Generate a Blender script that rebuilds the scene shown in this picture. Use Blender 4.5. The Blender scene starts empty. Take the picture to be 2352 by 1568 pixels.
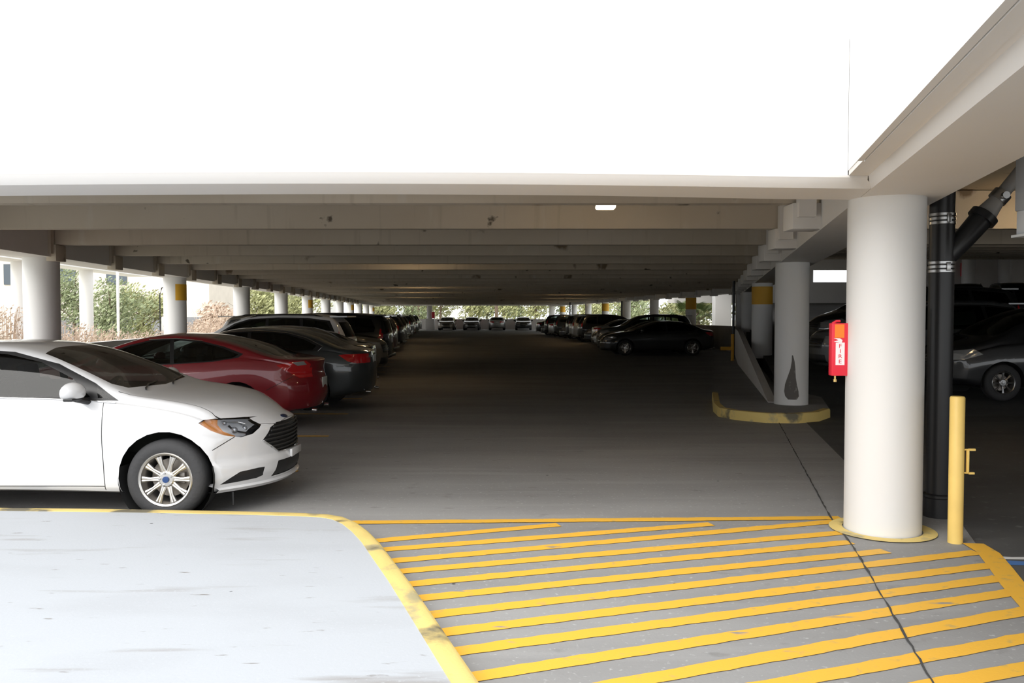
import bpy, bmesh, math, random
from mathutils import Vector, Matrix
random.seed(7)
PI = math.pi
SC = bpy.context.scene
COL = SC.collection

# ------------------------------------------------------------------ camera, sky, exposure
F = 1900.0; PITCH = math.radians(1.84); CAMH = 1.70
cd = bpy.data.cameras.new('camera'); cam = bpy.data.objects.new('camera', cd); COL.objects.link(cam)
cam.location = (0, 0, CAMH); cam.rotation_euler = (PI/2 - PITCH, 0, 0)
cd.sensor_width = 36; cd.lens = F/2352*36; cd.clip_end = 800
SC.camera = cam
SC.view_settings.view_transform = 'Standard'; SC.view_settings.look = 'None'
SC.view_settings.exposure = 0.0; SC.view_settings.gamma = 1.0; SC.view_settings.use_curve_mapping = False
w = bpy.data.worlds.new('overcast_sky'); SC.world = w; w.use_nodes = True
bg = w.node_tree.nodes['Background']; bg.inputs[0].default_value = (0.93, 0.965, 1.0, 1); bg.inputs[1].default_value = 1.9
sd = bpy.data.lights.new('sun', 'SUN'); sd.energy = 3.6; sd.angle = math.radians(60); sd.color = (1, .96, .9)
sun = bpy.data.objects.new('sun', sd); COL.objects.link(sun); sun.rotation_euler = (math.radians(46), 0, math.radians(-28))

def P(px, py, h):
    u = (px-1176)/F; v = (784-py)/F
    d = Vector((u, math.cos(PITCH)+v*math.sin(PITCH), -math.sin(PITCH)+v*math.cos(PITCH)))
    t = (h-CAMH)/d.z
    return Vector((d.x*t, d.y*t, h))

# ------------------------------------------------------------------ materials
MATS = {}
def newmat(name):
    m = bpy.data.materials.new(name); m.use_nodes = True; MATS[name] = m
    return m, m.node_tree, m.node_tree.nodes['Principled BSDF']
def mat(name, col, rough=.5, metal=0, coat=0, spec=.5, emis=None, estr=0, var=0, scale=8, bump=0):
    if name in MATS: return MATS[name]
    m, nt, b = newmat(name)
    b.inputs['Base Color'].default_value = (*col, 1)
    b.inputs['Roughness'].default_value = rough; b.inputs['Metallic'].default_value = metal
    b.inputs['Coat Weight'].default_value = coat; b.inputs['Coat Roughness'].default_value = .04
    b.inputs['Specular IOR Level'].default_value = spec
    if emis: b.inputs['Emission Color'].default_value = (*emis, 1); b.inputs['Emission Strength'].default_value = estr
    if var or bump:
        tc = nt.nodes.new('ShaderNodeTexCoord'); n = nt.nodes.new('ShaderNodeTexNoise')
        n.inputs['Scale'].default_value = scale; n.inputs['Detail'].default_value = 6
        nt.links.new(tc.outputs['Object'], n.inputs['Vector'])
        if var:
            r = nt.nodes.new('ShaderNodeValToRGB')
            r.color_ramp.elements[0].position = .3; r.color_ramp.elements[1].position = .7
            r.color_ramp.elements[0].color = (*[c*(1-var) for c in col], 1)
            r.color_ramp.elements[1].color = (*[min(1, c*(1+var)) for c in col], 1)
            nt.links.new(n.outputs['Fac'], r.inputs['Fac']); nt.links.new(r.outputs['Color'], b.inputs['Base Color'])
        if bump:
            bp = nt.nodes.new('ShaderNodeBump'); bp.inputs['Strength'].default_value = bump; bp.inputs['Distance'].default_value = .02
            nt.links.new(n.outputs['Fac'], bp.inputs['Height']); nt.links.new(bp.outputs['Normal'], b.inputs['Normal'])
    return m
def layered(name, base, layers, rough=.8, bump=.1, bscale=60):
    """layers: (noise scale xyz, threshold lo, hi, colour, detail, kind)"""
    m, nt, b = newmat(name); L = nt.links
    b.inputs['Roughness'].default_value = rough
    tc = nt.nodes.new('ShaderNodeTexCoord')
    cur = nt.nodes.new('ShaderNodeRGB'); cur.outputs[0].default_value = (*base, 1); out = cur.outputs[0]
    for i, (sc, lo, hi, c, det, kind) in enumerate(layers):
        mp = nt.nodes.new('ShaderNodeMapping'); mp.inputs['Scale'].default_value = sc; mp.inputs['Location'].default_value = (i*3.7, i*1.3, i)
        L.new(tc.outputs['Object'], mp.inputs['Vector'])
        if kind == 'v':
            n = nt.nodes.new('ShaderNodeTexVoronoi'); n.inputs['Scale'].default_value = 1; fo = n.outputs['Distance']
        else:
            n = nt.nodes.new('ShaderNodeTexNoise'); n.inputs['Scale'].default_value = 1; n.inputs['Detail'].default_value = det; fo = n.outputs['Fac']
        L.new(mp.outputs['Vector'], n.inputs['Vector'])
        mr = nt.nodes.new('ShaderNodeMapRange'); mr.inputs['From Min'].default_value = lo; mr.inputs['From Max'].default_value = hi
        L.new(fo, mr.inputs['Value'])
        mx = nt.nodes.new('ShaderNodeMix'); mx.data_type = 'RGBA'
        L.new(mr.outputs[0], mx.inputs['Factor']); L.new(out, mx.inputs['A']); mx.inputs['B'].default_value = (*c, 1)
        out = mx.outputs['Result']
    L.new(out, b.inputs['Base Color'])
    n = nt.nodes.new('ShaderNodeTexNoise'); n.inputs['Scale'].default_value = bscale; n.inputs['Detail'].default_value = 4
    L.new(tc.outputs['Object'], n.inputs['Vector'])
    bp = nt.nodes.new('ShaderNodeBump'); bp.inputs['Strength'].default_value = bump; bp.inputs['Distance'].default_value = .01
    L.new(n.outputs['Fac'], bp.inputs['Height']); L.new(bp.outputs['Normal'], b.inputs['Normal'])
    return m
def paint(name, col, metal=0, rough=.35):
    """car paint; the inner side of the shell is dark trim"""
    if name in MATS: return MATS[name]
    m, nt, b = newmat(name); L = nt.links
    b.inputs['Roughness'].default_value = rough; b.inputs['Metallic'].default_value = metal
    b.inputs['Coat Weight'].default_value = 1; b.inputs['Coat Roughness'].default_value = .03
    g = nt.nodes.new('ShaderNodeNewGeometry'); mx = nt.nodes.new('ShaderNodeMix'); mx.data_type = 'RGBA'
    mx.inputs['A'].default_value = (*col, 1); mx.inputs['B'].default_value = (.05, .05, .05, 1)
    L.new(g.outputs['Backfacing'], mx.inputs['Factor']); L.new(mx.outputs['Result'], b.inputs['Base Color'])
    return m
def glassmat(name, tint, base=.06):
    m = bpy.data.materials.new(name); m.use_nodes = True; MATS[name] = m
    nt = m.node_tree; nt.nodes.clear(); o = nt.nodes.new('ShaderNodeOutputMaterial')
    t = nt.nodes.new('ShaderNodeBsdfTransparent'); t.inputs[0].default_value = (*tint, 1)
    g = nt.nodes.new('ShaderNodeBsdfGlossy'); g.inputs['Roughness'].default_value = .03
    f = nt.nodes.new('ShaderNodeFresnel'); f.inputs['IOR'].default_value = 1.5
    mx = nt.nodes.new('ShaderNodeMixShader')
    nt.links.new(f.outputs[0], mx.inputs[0]); nt.links.new(t.outputs[0], mx.inputs[1]); nt.links.new(g.outputs[0], mx.inputs[2])
    nt.links.new(mx.outputs[0], o.inputs[0]); return m

M_floor = layered('floor_concrete', (.29, .287, .284), [((.35, 1.2, 1), .35, .7, (.225, .222, .22), 5, 'n'), ((.25, 3, 1), .55, .75, (.32, .317, .314), 4, 'n'),
    ((5, 7, 1), .62, .85, (.14, .135, .13), 8, 'n'), ((28, 28, 1), .62, .75, (.40, .40, .40), 3, 'n'), ((2.2, 2.2, 1), .035, .02, (.03, .03, .03), 0, 'v')], .75, .15)
M_drive = layered('dark_lane_floor', (.085, .084, .083), [((.6, 1.5, 1), .4, .7, (.06, .06, .06), 5, 'n'), ((9, 9, 1), .62, .74, (.14, .14, .14), 6, 'n')], .8, .2)  # darker floor tone used on the right lane and the ramp
M_walk = layered('sidewalk_concrete', (.41, .43, .46), [((.8, 2.2, 1), .5, .8, (.37, .385, .41), 6, 'n'), ((.7, 6, 1), .60, .74, (.26, .25, .245), 8, 'n'), ((5, 22, 1), .68, .74, (.20, .19, .18), 6, 'n'),
    ((1.9, 1.9, 1), .03, .018, (.05, .05, .05), 0, 'v'), ((40, 40, 1), .6, .8, (.43, .45, .48), 2, 'n')], .85, .1)
M_white = layered('white_painted_concrete', (.74, .72, .70), [((.6, .6, .3), .5, .8, (.70, .67, .63), 5, 'n')], .6, .05, 30)
M_column = layered('column_paint', (.72, .715, .705), [((1.5, 1.5, .4), .5, .85, (.66, .65, .63), 5, 'n')], .55, .04, 30)
M_beam = layered('raw_concrete', (.54, .48, .40), [((.5, .5, .8), .35, .7, (.47, .41, .33), 6, 'n'), ((9, 1, .6), .60, .8, (.40, .35, .28), 3, 'n'), ((1.1, 1.1, .7), .66, .70, (.20, .15, .105), 8, 'n'), ((3, 3, 3), .68, .72, (.12, .10, .08), 6, 'n'),
    ((4, 4, .7), .60, .8, (.56, .52, .46), 4, 'n')], .9, .15, 20)
M_panel = mat('facade_panel', (.86, .86, .85), .7, var=.02, scale=1)
M_yel = layered('yellow_road_paint', (.78, .43, .045), [((14, 14, 4), .60, .72, (.55, .36, .10), 6, 'n'), ((3, 9, 3), .66, .72, (.27, .25, .22), 8, 'n')], .6, .1)
M_curb = layered('yellow_curb_paint', (.72, .55, .19), [((4, 4, 4), .56, .66, (.42, .36, .20), 8, 'n'), ((2.0, 2.0, 2), .60, .68, (.17, .15, .10), 8, 'n')], .7, .2)
M_band = mat('yellow_band_paint', (.70, .38, .03), .55)
M_boll = mat('bollard_yellow', (.80, .56, .16), .45, var=.06, scale=5)
M_black = mat('black_pipe', (.018, .018, .02), .35)
M_steel = mat('galvanised_steel', (.5, .5, .5), .3, 1)
M_red = mat('red_enamel', (.72, .025, .05), .4)
M_dirt = mat('dark_joint', (.05, .05, .05), .9)
M_rubber = mat('tyre_rubber', (.035, .035, .037), .75, bump=.2, scale=40)
M_alloy = mat('alloy', (.62, .60, .57), .28, .9)
M_dalloy = mat('dim_alloy', (.35, .35, .35), .3, .9)
M_trim = mat('black_trim', (.012, .012, .013), .35)
M_chrome = mat('chrome', (.75, .75, .75), .1, 1)
M_well = mat('wheel_well', (.01, .01, .01), .9)
M_glass = glassmat('car_glass', (.30, .34, .32)); M_clear = glassmat('clear_lens', (.9, .92, .95))
M_seat = mat('seat_fabric', (.05, .05, .055), .9); M_dash = mat('dashboard', (.02, .02, .02), .6)
M_tail = mat('tail_lamp', (.55, .012, .015), .12, 0, 1)
M_lampw = mat('lamp_clear', (.55, .56, .58), .15, .6, 1); M_amber = mat('amber_lens', (.95, .36, .08), .25, 0, 1)
M_plate = mat('plate', (.6, .62, .6), .4)
M_disc = mat('brake_disc', (.3, .27, .24), .4, .8)
M_bark = mat('bark', (.14, .10, .07), .9, var=.3, scale=6)
M_leafa = mat('leaf_green', (.27, .31, .17), .7, var=.4, scale=3); M_leafb = mat('leaf_olive', (.36, .37, .18), .7, var=.4, scale=3)
M_brush = mat('dry_brush', (.60, .47, .37), .9, var=.35, scale=4); M_palm = mat('palm_green', (.12, .17, .05), .5, var=.3, scale=3)
M_ground = mat('outer_ground', (.42, .40, .33), .95, var=.2, scale=.5)
M_stucco = mat('building_stucco', (.66, .60, .52), .8, var=.06, scale=1)
M_outw = mat('outer_white', (.82, .81, .79), .7)
M_blue = mat('blue_paint', (.06, .16, .40), .6); M_wpaint = mat('white_road_paint', (.62, .62, .62), .6)

# ------------------------------------------------------------------ object helpers
def link(name, me, parent=None, mats=()):
    o = bpy.data.objects.new(name, me); COL.objects.link(o)
    for m in mats: me.materials.append(m)
    if parent: o.parent = parent
    return o
def obj(name, bm, m, parent=None, smooth=True, angle=35):
    bmesh.ops.remove_doubles(bm, verts=bm.verts, dist=1e-5)
    me = bpy.data.meshes.new(name); bm.to_mesh(me); bm.free()
    if smooth:
        for p in me.polygons: p.use_smooth = True
        me.set_sharp_from_angle(angle=math.radians(angle))
    return link(name, me, parent, m if isinstance(m, (list, tuple)) else (m,))
def tag(o, label, cat, group=None, kind=None):
    o['label'] = label; o['category'] = cat
    if group: o['group'] = group
    if kind: o['kind'] = kind
    return o
def struct(o): o['kind'] = 'structure'; return o
def thing(name, label, cat, loc=(0, 0, 0), rz=0, group=None):
    o = bpy.data.objects.new(name, None); COL.objects.link(o); o.location = loc; o.rotation_euler = (0, 0, rz)
    o.empty_display_size = .1
    return tag(o, label, cat, group)
def B(): return bmesh.new()
def box(bm, x0, x1, y0, y1, z0, z1, bev=0):
    r = bmesh.ops.create_cube(bm, size=1, matrix=Matrix.Translation(((x0+x1)/2, (y0+y1)/2, (z0+z1)/2)) @ Matrix.Diagonal((abs(x1-x0), abs(y1-y0), abs(z1-z0), 1)))
    if bev:
        es = {e for v in r['verts'] for e in v.link_edges}
        bmesh.ops.bevel(bm, geom=list(es), offset=bev, segments=2, profile=.5, affect='EDGES')
    return bm
def frame(d):
    d = d.normalized(); u = Vector((0, 0, 1)) if abs(d.z) < .95 else Vector((1, 0, 0))
    a = d.cross(u).normalized(); return a, a.cross(d).normalized()
def tube(bm, pts, r, seg=12, cap=True):
    pts = [Vector(p) for p in pts]; rings = []
    for i, p in enumerate(pts):
        d = (pts[min(i+1, len(pts)-1)]-pts[max(i-1, 0)]); a, b = frame(d)
        rr = r[i] if isinstance(r, (list, tuple)) else r
        rings.append([bm.verts.new(p+(a*math.cos(k*2*PI/seg)+b*math.sin(k*2*PI/seg))*rr) for k in range(seg)])
    for q, s in zip(rings, rings[1:]):
        for k in range(seg): bm.faces.new((q[k], q[(k+1) % seg], s[(k+1) % seg], s[k]))
    if cap: bm.faces.new(rings[0][::-1]); bm.faces.new(rings[-1])
    return bm
def lathe(bm, prof, seg=32, mtx=None, a0=0, a1=2*PI):
    """prof: (radius, height) about local Z"""
    full = abs(a1-a0-2*PI) < 1e-6; n = seg if full else seg+1; rings = []
    for r, z in prof:
        rings.append([bm.verts.new((mtx or Matrix()) @ Vector((r*math.cos(a0+(a1-a0)*k/seg), r*math.sin(a0+(a1-a0)*k/seg), z))) for k in range(n)])
    for q, s in zip(rings, rings[1:]):
        for k in range(seg):
            bm.faces.new((q[k], q[(k+1) % n], s[(k+1) % n], s[k]))
    return bm
def prism(bm, pts, z0, z1):
    """plan polygon extruded; z1 may be a function of the point"""
    f = z1 if callable(z1) else (lambda p: z1); g = z0 if callable(z0) else (lambda p: z0)
    lo = [bm.verts.new((p[0], p[1], g(p))) for p in pts]; hi = [bm.verts.new((p[0], p[1], f(p))) for p in pts]
    bm.faces.new(hi); bm.faces.new(lo[::-1]); n = len(pts)
    for k in range(n): bm.faces.new((lo[k], lo[(k+1) % n], hi[(k+1) % n], hi[k]))
    bmesh.ops.recalc_face_normals(bm, faces=bm.faces)
    return bm
def wallseg(bm, a, b, t, z0, z1, z0b=None, z1b=None):
    a = Vector(a); b = Vector(b); d = (b-a).normalized(); n = Vector((-d.y, d.x))*t/2
    z0b = z0 if z0b is None else z0b; z1b = z1 if z1b is None else z1b
    v = [bm.verts.new((*(p+s*n), z)) for p, zz in ((a, (z0, z1)), (b, (z0b, z1b))) for s in (-1, 1) for z in zz]
    # order: a- lo, a- hi, a+ lo, a+ hi, b- lo, b- hi, b+ lo, b+ hi
    for f in ((0, 1, 3, 2), (4, 6, 7, 5), (0, 4, 5, 1), (2, 3, 7, 6), (1, 5, 7, 3), (0, 2, 6, 4)): bm.faces.new([v[i] for i in f])
    bmesh.ops.recalc_face_normals(bm, faces=bm.faces); return bm
def pch(tab):
    xs = [t[0] for t in tab]; ys = [t[1] for t in tab]
    if xs[0] > xs[-1]: xs = xs[::-1]; ys = ys[::-1]
    n = len(xs); h = [xs[i+1]-xs[i] for i in range(n-1)]; dl = [(ys[i+1]-ys[i])/h[i] for i in range(n-1)]
    m = [dl[0]]+[0 if dl[i-1]*dl[i] <= 0 else 2*dl[i-1]*dl[i]/(dl[i-1]+dl[i]) for i in range(1, n-1)]+[dl[-1]]
    def f(x):
        if x <= xs[0]: return ys[0]
        if x >= xs[-1]: return ys[-1]
        i = 0
        while x > xs[i+1]: i += 1
        t = (x-xs[i])/h[i]; t2 = t*t; t3 = t2*t
        return (2*t3-3*t2+1)*ys[i]+(t3-2*t2+t)*h[i]*m[i]+(-2*t3+3*t2)*ys[i+1]+(t3-t2)*h[i]*m[i+1]
    return f
def ordinal(n):
    o = ['first', 'second', 'third', 'fourth', 'fifth', 'sixth', 'seventh', 'eighth', 'ninth', 'tenth', 'eleventh', 'twelfth', 'thirteenth', 'fourteenth', 'fifteenth',
         'sixteenth', 'seventeenth', 'eighteenth', 'nineteenth', 'twentieth', 'twenty-first', 'twenty-second', 'twenty-third', 'twenty-fourth', 'twenty-fifth', 'twenty-sixth',
         'twenty-seventh', 'twenty-eighth', 'twenty-ninth', 'thirtieth', 'thirty-first', 'thirty-second', 'thirty-third', 'thirty-fourth', 'thirty-fifth', 'thirty-sixth']
    return o[n-1]

# ------------------------------------------------------------------ plan of the garage
def XL(y): return -6.84-.0926*y            # left column line
def XR(y): return 1.334+.2456*y            # diagonal girder line on the right
def XP(y): return 13.8-.0926*y             # right perimeter beyond the diagonal
YE = 97.0                                  # far wall
YX = (13.8-1.334)/(.2456+.0926)            # where the two right lines meet
def ramp(y): return max(0, .0595*(y-14))
GH = 2.60                                   # girder soffit
SH = 2.89; SP = 2.6; S0 = 8.95              # tee stems: soffit, spacing, first

# floor and ground
b = B(); prism(b, [(XL(-12)-.3, -12), (40, -12), (40, 14), (XR(14), 14), (XP(YX), YX), (XP(YE), YE), (XL(YE)-.3, YE), (XL(YE)-.3, YE)][:7], -.25, 0)
floor = struct(obj('floor', b, M_floor, smooth=False))
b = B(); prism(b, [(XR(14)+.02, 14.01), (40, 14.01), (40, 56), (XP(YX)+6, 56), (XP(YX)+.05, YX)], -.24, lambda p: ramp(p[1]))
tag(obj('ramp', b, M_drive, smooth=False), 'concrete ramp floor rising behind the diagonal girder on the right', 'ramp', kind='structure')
b = B(); box(b, -160, 160, -60, 330, -.6, -.35); struct(obj('ground', b, M_ground, smooth=False)); bpy.data.objects['ground'].name = 'floor_outside'

# curbs and sidewalk
path = [P(x, y, .12).to_2d() for x, y in ((0, 1165), (200, 1167), (400, 1170), (600, 1174), (700, 1177), (755, 1180), (790, 1186), (818, 1198), (842, 1216), (866, 1240), (895, 1278), (935, 1330), (1000, 1424), (1085, 1548))]
path = [Vector((-16, path[0].y-.1))] + path
d = (path[-1]-path[-2]).normalized(); path.append(path[-1]+d*3.2)
def off(path, k):
    out = []
    for i, p in enumerate(path):
        d = (path[min(i+1, len(path)-1)]-path[max(i-1, 0)]).normalized()
        out.append(p+Vector((d.y, -d.x))*k)
    return out
def sweep(bm, path, prof):
    """prof: (inward offset, z)"""
    rows = [[bm.verts.new((*q, z)) for q in off(path, k)] for k, z in prof]
    for r, s in zip(rows, rows[1:]):
        for i in range(len(path)-1): bm.faces.new((r[i], s[i], s[i+1], r[i+1]))
    bmesh.ops.recalc_face_normals(bm, faces=bm.faces); return bm
b = B(); sweep(b, path, [(-.03, .0), (-.025, .06), (-.012, .105), (.012, .12), (.11, .121), (.11, .0)])
bmesh.ops.subdivide_edges(b, edges=b.edges, cuts=1)
tag(obj('curb', b, M_curb), 'long yellow painted curb rounding the corner of the pale sidewalk', 'curb')
inner = off(path, .105)
b = B(); prism(b, [(-16, -2)]+[tuple(p) for p in inner]+[(inner[-1].x, -2)], -.1, .118)
tag(obj('sidewalk', b, M_walk, smooth=False), 'pale concrete sidewalk in the left foreground', 'sidewalk', kind='structure')

q = [P(2238, 1252, 0), P(2300, 1330, 0), P(2352, 1402, 0), P(2520, 1640, 0)]
b = B(); prism(b, [(XR(13.98)+.1, 13.98), (XR(9)+.2, 9), (3.85, 7.2)]+[(p.x+.02, p.y) for p in q]+[(q[-1].x, -3), (39.9, -3), (39.9, 13.98)], -.01, .002)  # thin sheet in the darker floor tone over the right lane
tag(obj('dark_lane', b, M_drive, smooth=False), 'dark floor of the right lane', 'floor', kind='structure')
# hatched marking
mk = thing('hatched_floor_marking', 'yellow diagonal hatched no-parking marking painted on the floor in front of the big white column', 'floor marking', (1, 5, 0))
def strip(name, pa, pb, wd, z=.004, m=None, par=None, parent_loc=(1, 5, 0)):
    a = Vector(pa[:2]); c = Vector(pb[:2]); n = Vector((-(c-a).y, (c-a).x)).normalized()*wd/2
    bm = B(); k = max(2, int((c-a).length/.08)); L = []
    for i in range(k+1):
        p = a.lerp(c, i/k); j = random.uniform(-.006, .006); j2 = random.uniform(-.004, .004)
        L.append((bm.verts.new((*(p+n*(1+j/wd*2)-Vector(parent_loc[:2])), z)), bm.verts.new((*(p-n*(1+j2/wd*2)-Vector(parent_loc[:2])), z))))
    for q, s in zip(L, L[1:]): bm.faces.new((q[0], q[1], s[1], s[0]))
    bmesh.ops.recalc_face_normals(bm, faces=bm.faces)
    for f in bm.faces:
        if f.normal.z < 0: f.normal_flip()
    return obj(name, bm, m or M_yel, par, smooth=False)
def C1(x, y): return (700+x/1.4237, 1100+y/1.4237)
for (a, c, z) in (((182, 143), (1752, 128), .006), ((238, 202), (830, 150), .004), ((262, 231), (1330, 148), .004), ((290, 268), (1745, 138), .004), ((310, 303), (1755, 176), .004),
              ((335, 345), (1785, 207), .004), ((372, 391), (1900, 236), .004), ((415, 445), (2200, 240), .004), ((458, 502), (2245, 283), .004), ((508, 563), (2275, 325), .004),
              ((570, 645), (2318, 370), .004), ((560, 756), (2400, 424), .004), ((900, 790), (2470, 500), .004), ((1300, 815), (2540, 585), .004), ((1700, 845), (2600, 680), .004)):
    pa = P(*C1(*a), 0); pc = P(*C1(*c), 0)
    strip('stripe', pa+(pa-pc).normalized()*.10, pc, .112, z, par=mk)
bl = [P(*C1(*a), 0).to_2d()-Vector((1, 5)) for a in ((2185, 213), (2235, 243), (2275, 292), (2320, 352), (2400, 440), (2520, 570))]
b = B(); sweep(b, bl, [(-.075, .0075), (.075, .0075)])
for f in b.faces:
    if f.normal.z < 0: f.normal_flip()
obj('border_line', b, M_yel, mk, smooth=False)
pb = P(2322, 1292, 0)
strip('accessible_bay_marking', (pb.x-.15, pb.y, 0), (pb.x+2.5, pb.y-.25, 0), .10, .004, M_blue)
tag(bpy.data.objects['accessible_bay_marking'], 'blue painted line on the dark floor right of the hatching', 'floor marking')
bpy.data.objects['accessible_bay_marking'].location = (1, 5, 0)
pb = P(2322, 1281, 0)
o = strip('white_floor_line', (pb.x-.15, pb.y, 0), (pb.x+2.5, pb.y-.25, 0), .06, .004, M_wpaint); o.location = (1, 5, 0)
tag(o, 'white painted line on the dark floor above the blue line', 'floor marking')
j = thing('trim_1', 'dark expansion joint', 'joint', (1, 5, 0)); 
del j['label'], j['category']; struct(j)
for a, c in (((1775, 945), (1908, 1190)), ((1908, 1190), (1962, 1260)), ((1962, 1260), (2160, 1600))):
    struct(strip('joint_line', P(*a, 0), P(*c, 0), .012, .0085, M_dirt, j))
# stall lines of the left row
for i in range(10):
    y = 6.35+2.6*(i+1)
    xe = -1.75-.0926*y
    o = strip('stall_line', (xe-5.0, y, 0), (xe+.25, y, 0), .09, .004); o.location = (1, 5, 0)
    tag(o, 'yellow stall line on the floor, %s from the entrance in the left row' % ordinal(i+1), 'floor marking', 'stall lines of the left row')
# ring of yellow around the base of the big column
C0 = Vector((2.93, 6.5)); RC = .285
b = B(); lathe(b, [(RC+.01, .010), (RC+.11, .009)], 40, Matrix.Translation((C0.x, C0.y, 0)))
for f in b.faces:
    if f.normal.z < 0: f.normal_flip()
tag(obj('painted_ring', b, M_curb, smooth=False), 'faded yellow paint ring on the floor around the big white column', 'floor marking')

# ------------------------------------------------------------------ columns
def column(x, y, z0, z1, label, r=RC, band=None, half=0, m=None, seg=40):
    o = thing('concrete_column', label, 'column', (x, y, z0))
    b = B(); h = z1-z0
    prof = [(0, 0), (r, 0), (r, .02), (r, h-.05), (r, h), (0, h)]
    lathe(b, prof, seg)
    obj('shaft', b, m or M_column, o)
    if band:
        a0, a1 = half if half else (0, 2*PI)
        b = B(); lathe(b, [(r, band[0]-z0), (r+.004, band[0]-z0), (r+.004, band[1]-z0), (r, band[1]-z0)], 28, None, a0, a1)
        q = obj('painted_band', b, M_band, o); q['label'] = 'yellow painted band'
    return o
column(C0.x, C0.y, 0, GH, 'big smooth white round column in the right foreground, nearest of all')
column(4.87, 14.4, .15, GH, 'white round column on the yellow-edged island with a dark scuff at its foot')
column(XR(23.6), 23.6, ramp(23.6)-.1, GH, 'round column with full yellow band behind the sloping ramp wall', band=(2.0, 2.5))
column(XR(33), 33, ramp(33)-.1, GH, 'narrow plain round column left behind the yellow banded ramp column')
YA = 14.27
for k in range(11):
    y = YA+7.49*k
    bd = (2.08, 2.5) if k % 3 == 1 else None
    lab = 'white round column in the left perimeter row, %s from the entrance%s' % (ordinal(k+1), ', with a yellow band' if bd else '')
    column(XL(y)+(.06 if k == 0 else 0), y, 0, 2.7, lab, band=bd, half=(-1.15, .35) if bd else 0)
for k in range(7):
    y = 44.7+7.5*k
    bd = (2.0, 2.62) if k % 3 == 0 else None
    column(XP(y), y, 0, 2.7, 'white round column in the right perimeter row, %s from the palm%s' % (ordinal(k+1), ', with a yellow band' if bd else ''), band=bd)
pf = (987-1176)/F*95.5
o = column(pf, 95.5, 0, 2.75, 'round grey column at the far wall left of the four parked cars', r=.32)
b = B(); box(b, -.45, .55, -.4, .4, 0, 1.25, .02); obj('plinth', b, M_white, o)
b = B(); box(b, -.45+2*0, .55, YE-.4, YE+.2, 0, 2.75); b.free()
b = B(); box(b, -.3, .3, -.3, .3, 0, 2.75, .01)
o = tag(obj('square_column', b, M_outw), 'bright square white column at the right end of the far wall', 'column'); o.location = ((1268-1176)/F*96, 96.2, 0)
# dark scuff at the foot of the island column
b = B(); cx, cy = 4.87, 14.4
pts = []
ang0 = -PI/2-.28
half = [(.07, .62), (.16, .56), (.28, .44), (.42, .33), (.54, .24), (.64, .15), (.72, .06), (.76, .02)]
gr = [[b.verts.new(((RC+.004)*math.cos(ang0+w_*(k/4-1)+.06*math.sin(z*9)), (RC+.004)*math.sin(ang0+w_*(k/4-1)+.06*math.sin(z*9)), .08+z_)) for k in range(9)] for z, w_, z_ in [(zz, ww, .80-zz) for zz, ww in ((.02, .03), (.12, .08), (.25, .14), (.4, .24), (.52, .34), (.64, .42), (.72, .40), (.78, .25))]]
for q_, s_ in zip(gr, gr[1:]):
    for k in range(8): b.faces.new((q_[k], s_[k], s_[k+1], q_[k+1]))
bmesh.ops.recalc_face_normals(b, faces=b.faces)
M_scuff = layered('scuff', (.13, .12, .11), [((11, 11, 7), .55, .72, (.36, .34, .32), 8, 'n')], .8, .1)
s = obj('scuff_mark', b, M_scuff, None, smooth=False)
s.parent = bpy.data.objects['concrete_column.001']; s['label'] = 'dark scuffed patch'

# ------------------------------------------------------------------ girders, ceiling, fascia
b = B(); wallseg(b, (XL(5.9), 5.9), (XL(YE), YE), .70, 2.68, 3.55)
tag(obj('girder', b, M_white, smooth=False), 'long painted girder on the left column row carrying the ceiling beams', 'girder', kind='structure')
DR = Vector((.2456, 1)).normalized(); NR = Vector((DR.y, -DR.x))       # along / to the right of the diagonal girder
C00 = C0
def onR(s, t=0): return C00+DR*s+NR*t                                   # s along from the big column, t to the right
sE = (Vector((XP(YX), YX))-C00).length
b = B(); wallseg(b, onR(-9, .09), onR(sE, .09), .62, GH, 3.41, GH, 3.41); wallseg(b, onR(7.8, .2), onR(sE, .2), .3, 3.42, 3.6, 3.42, 3.6+ramp(YX))
tag(obj('girder', b, M_white, smooth=False), 'wide white diagonal girder resting on the big foreground column', 'girder', kind='structure')
b = B(); wallseg(b, (XP(YX), YX), (XP(YE), YE), .70, 2.70, 3.55)
tag(obj('girder', b, M_white, smooth=False), 'painted girder over the right perimeter columns', 'girder', kind='structure')
b = B(); wallseg(b, (XL(YE), YE-.2), (XP(YE), YE-.2), .6, 2.78, 3.6)
tag(obj('girder', b, M_white, smooth=False), 'girder closing the far end of the ceiling', 'girder', kind='structure')
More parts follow.
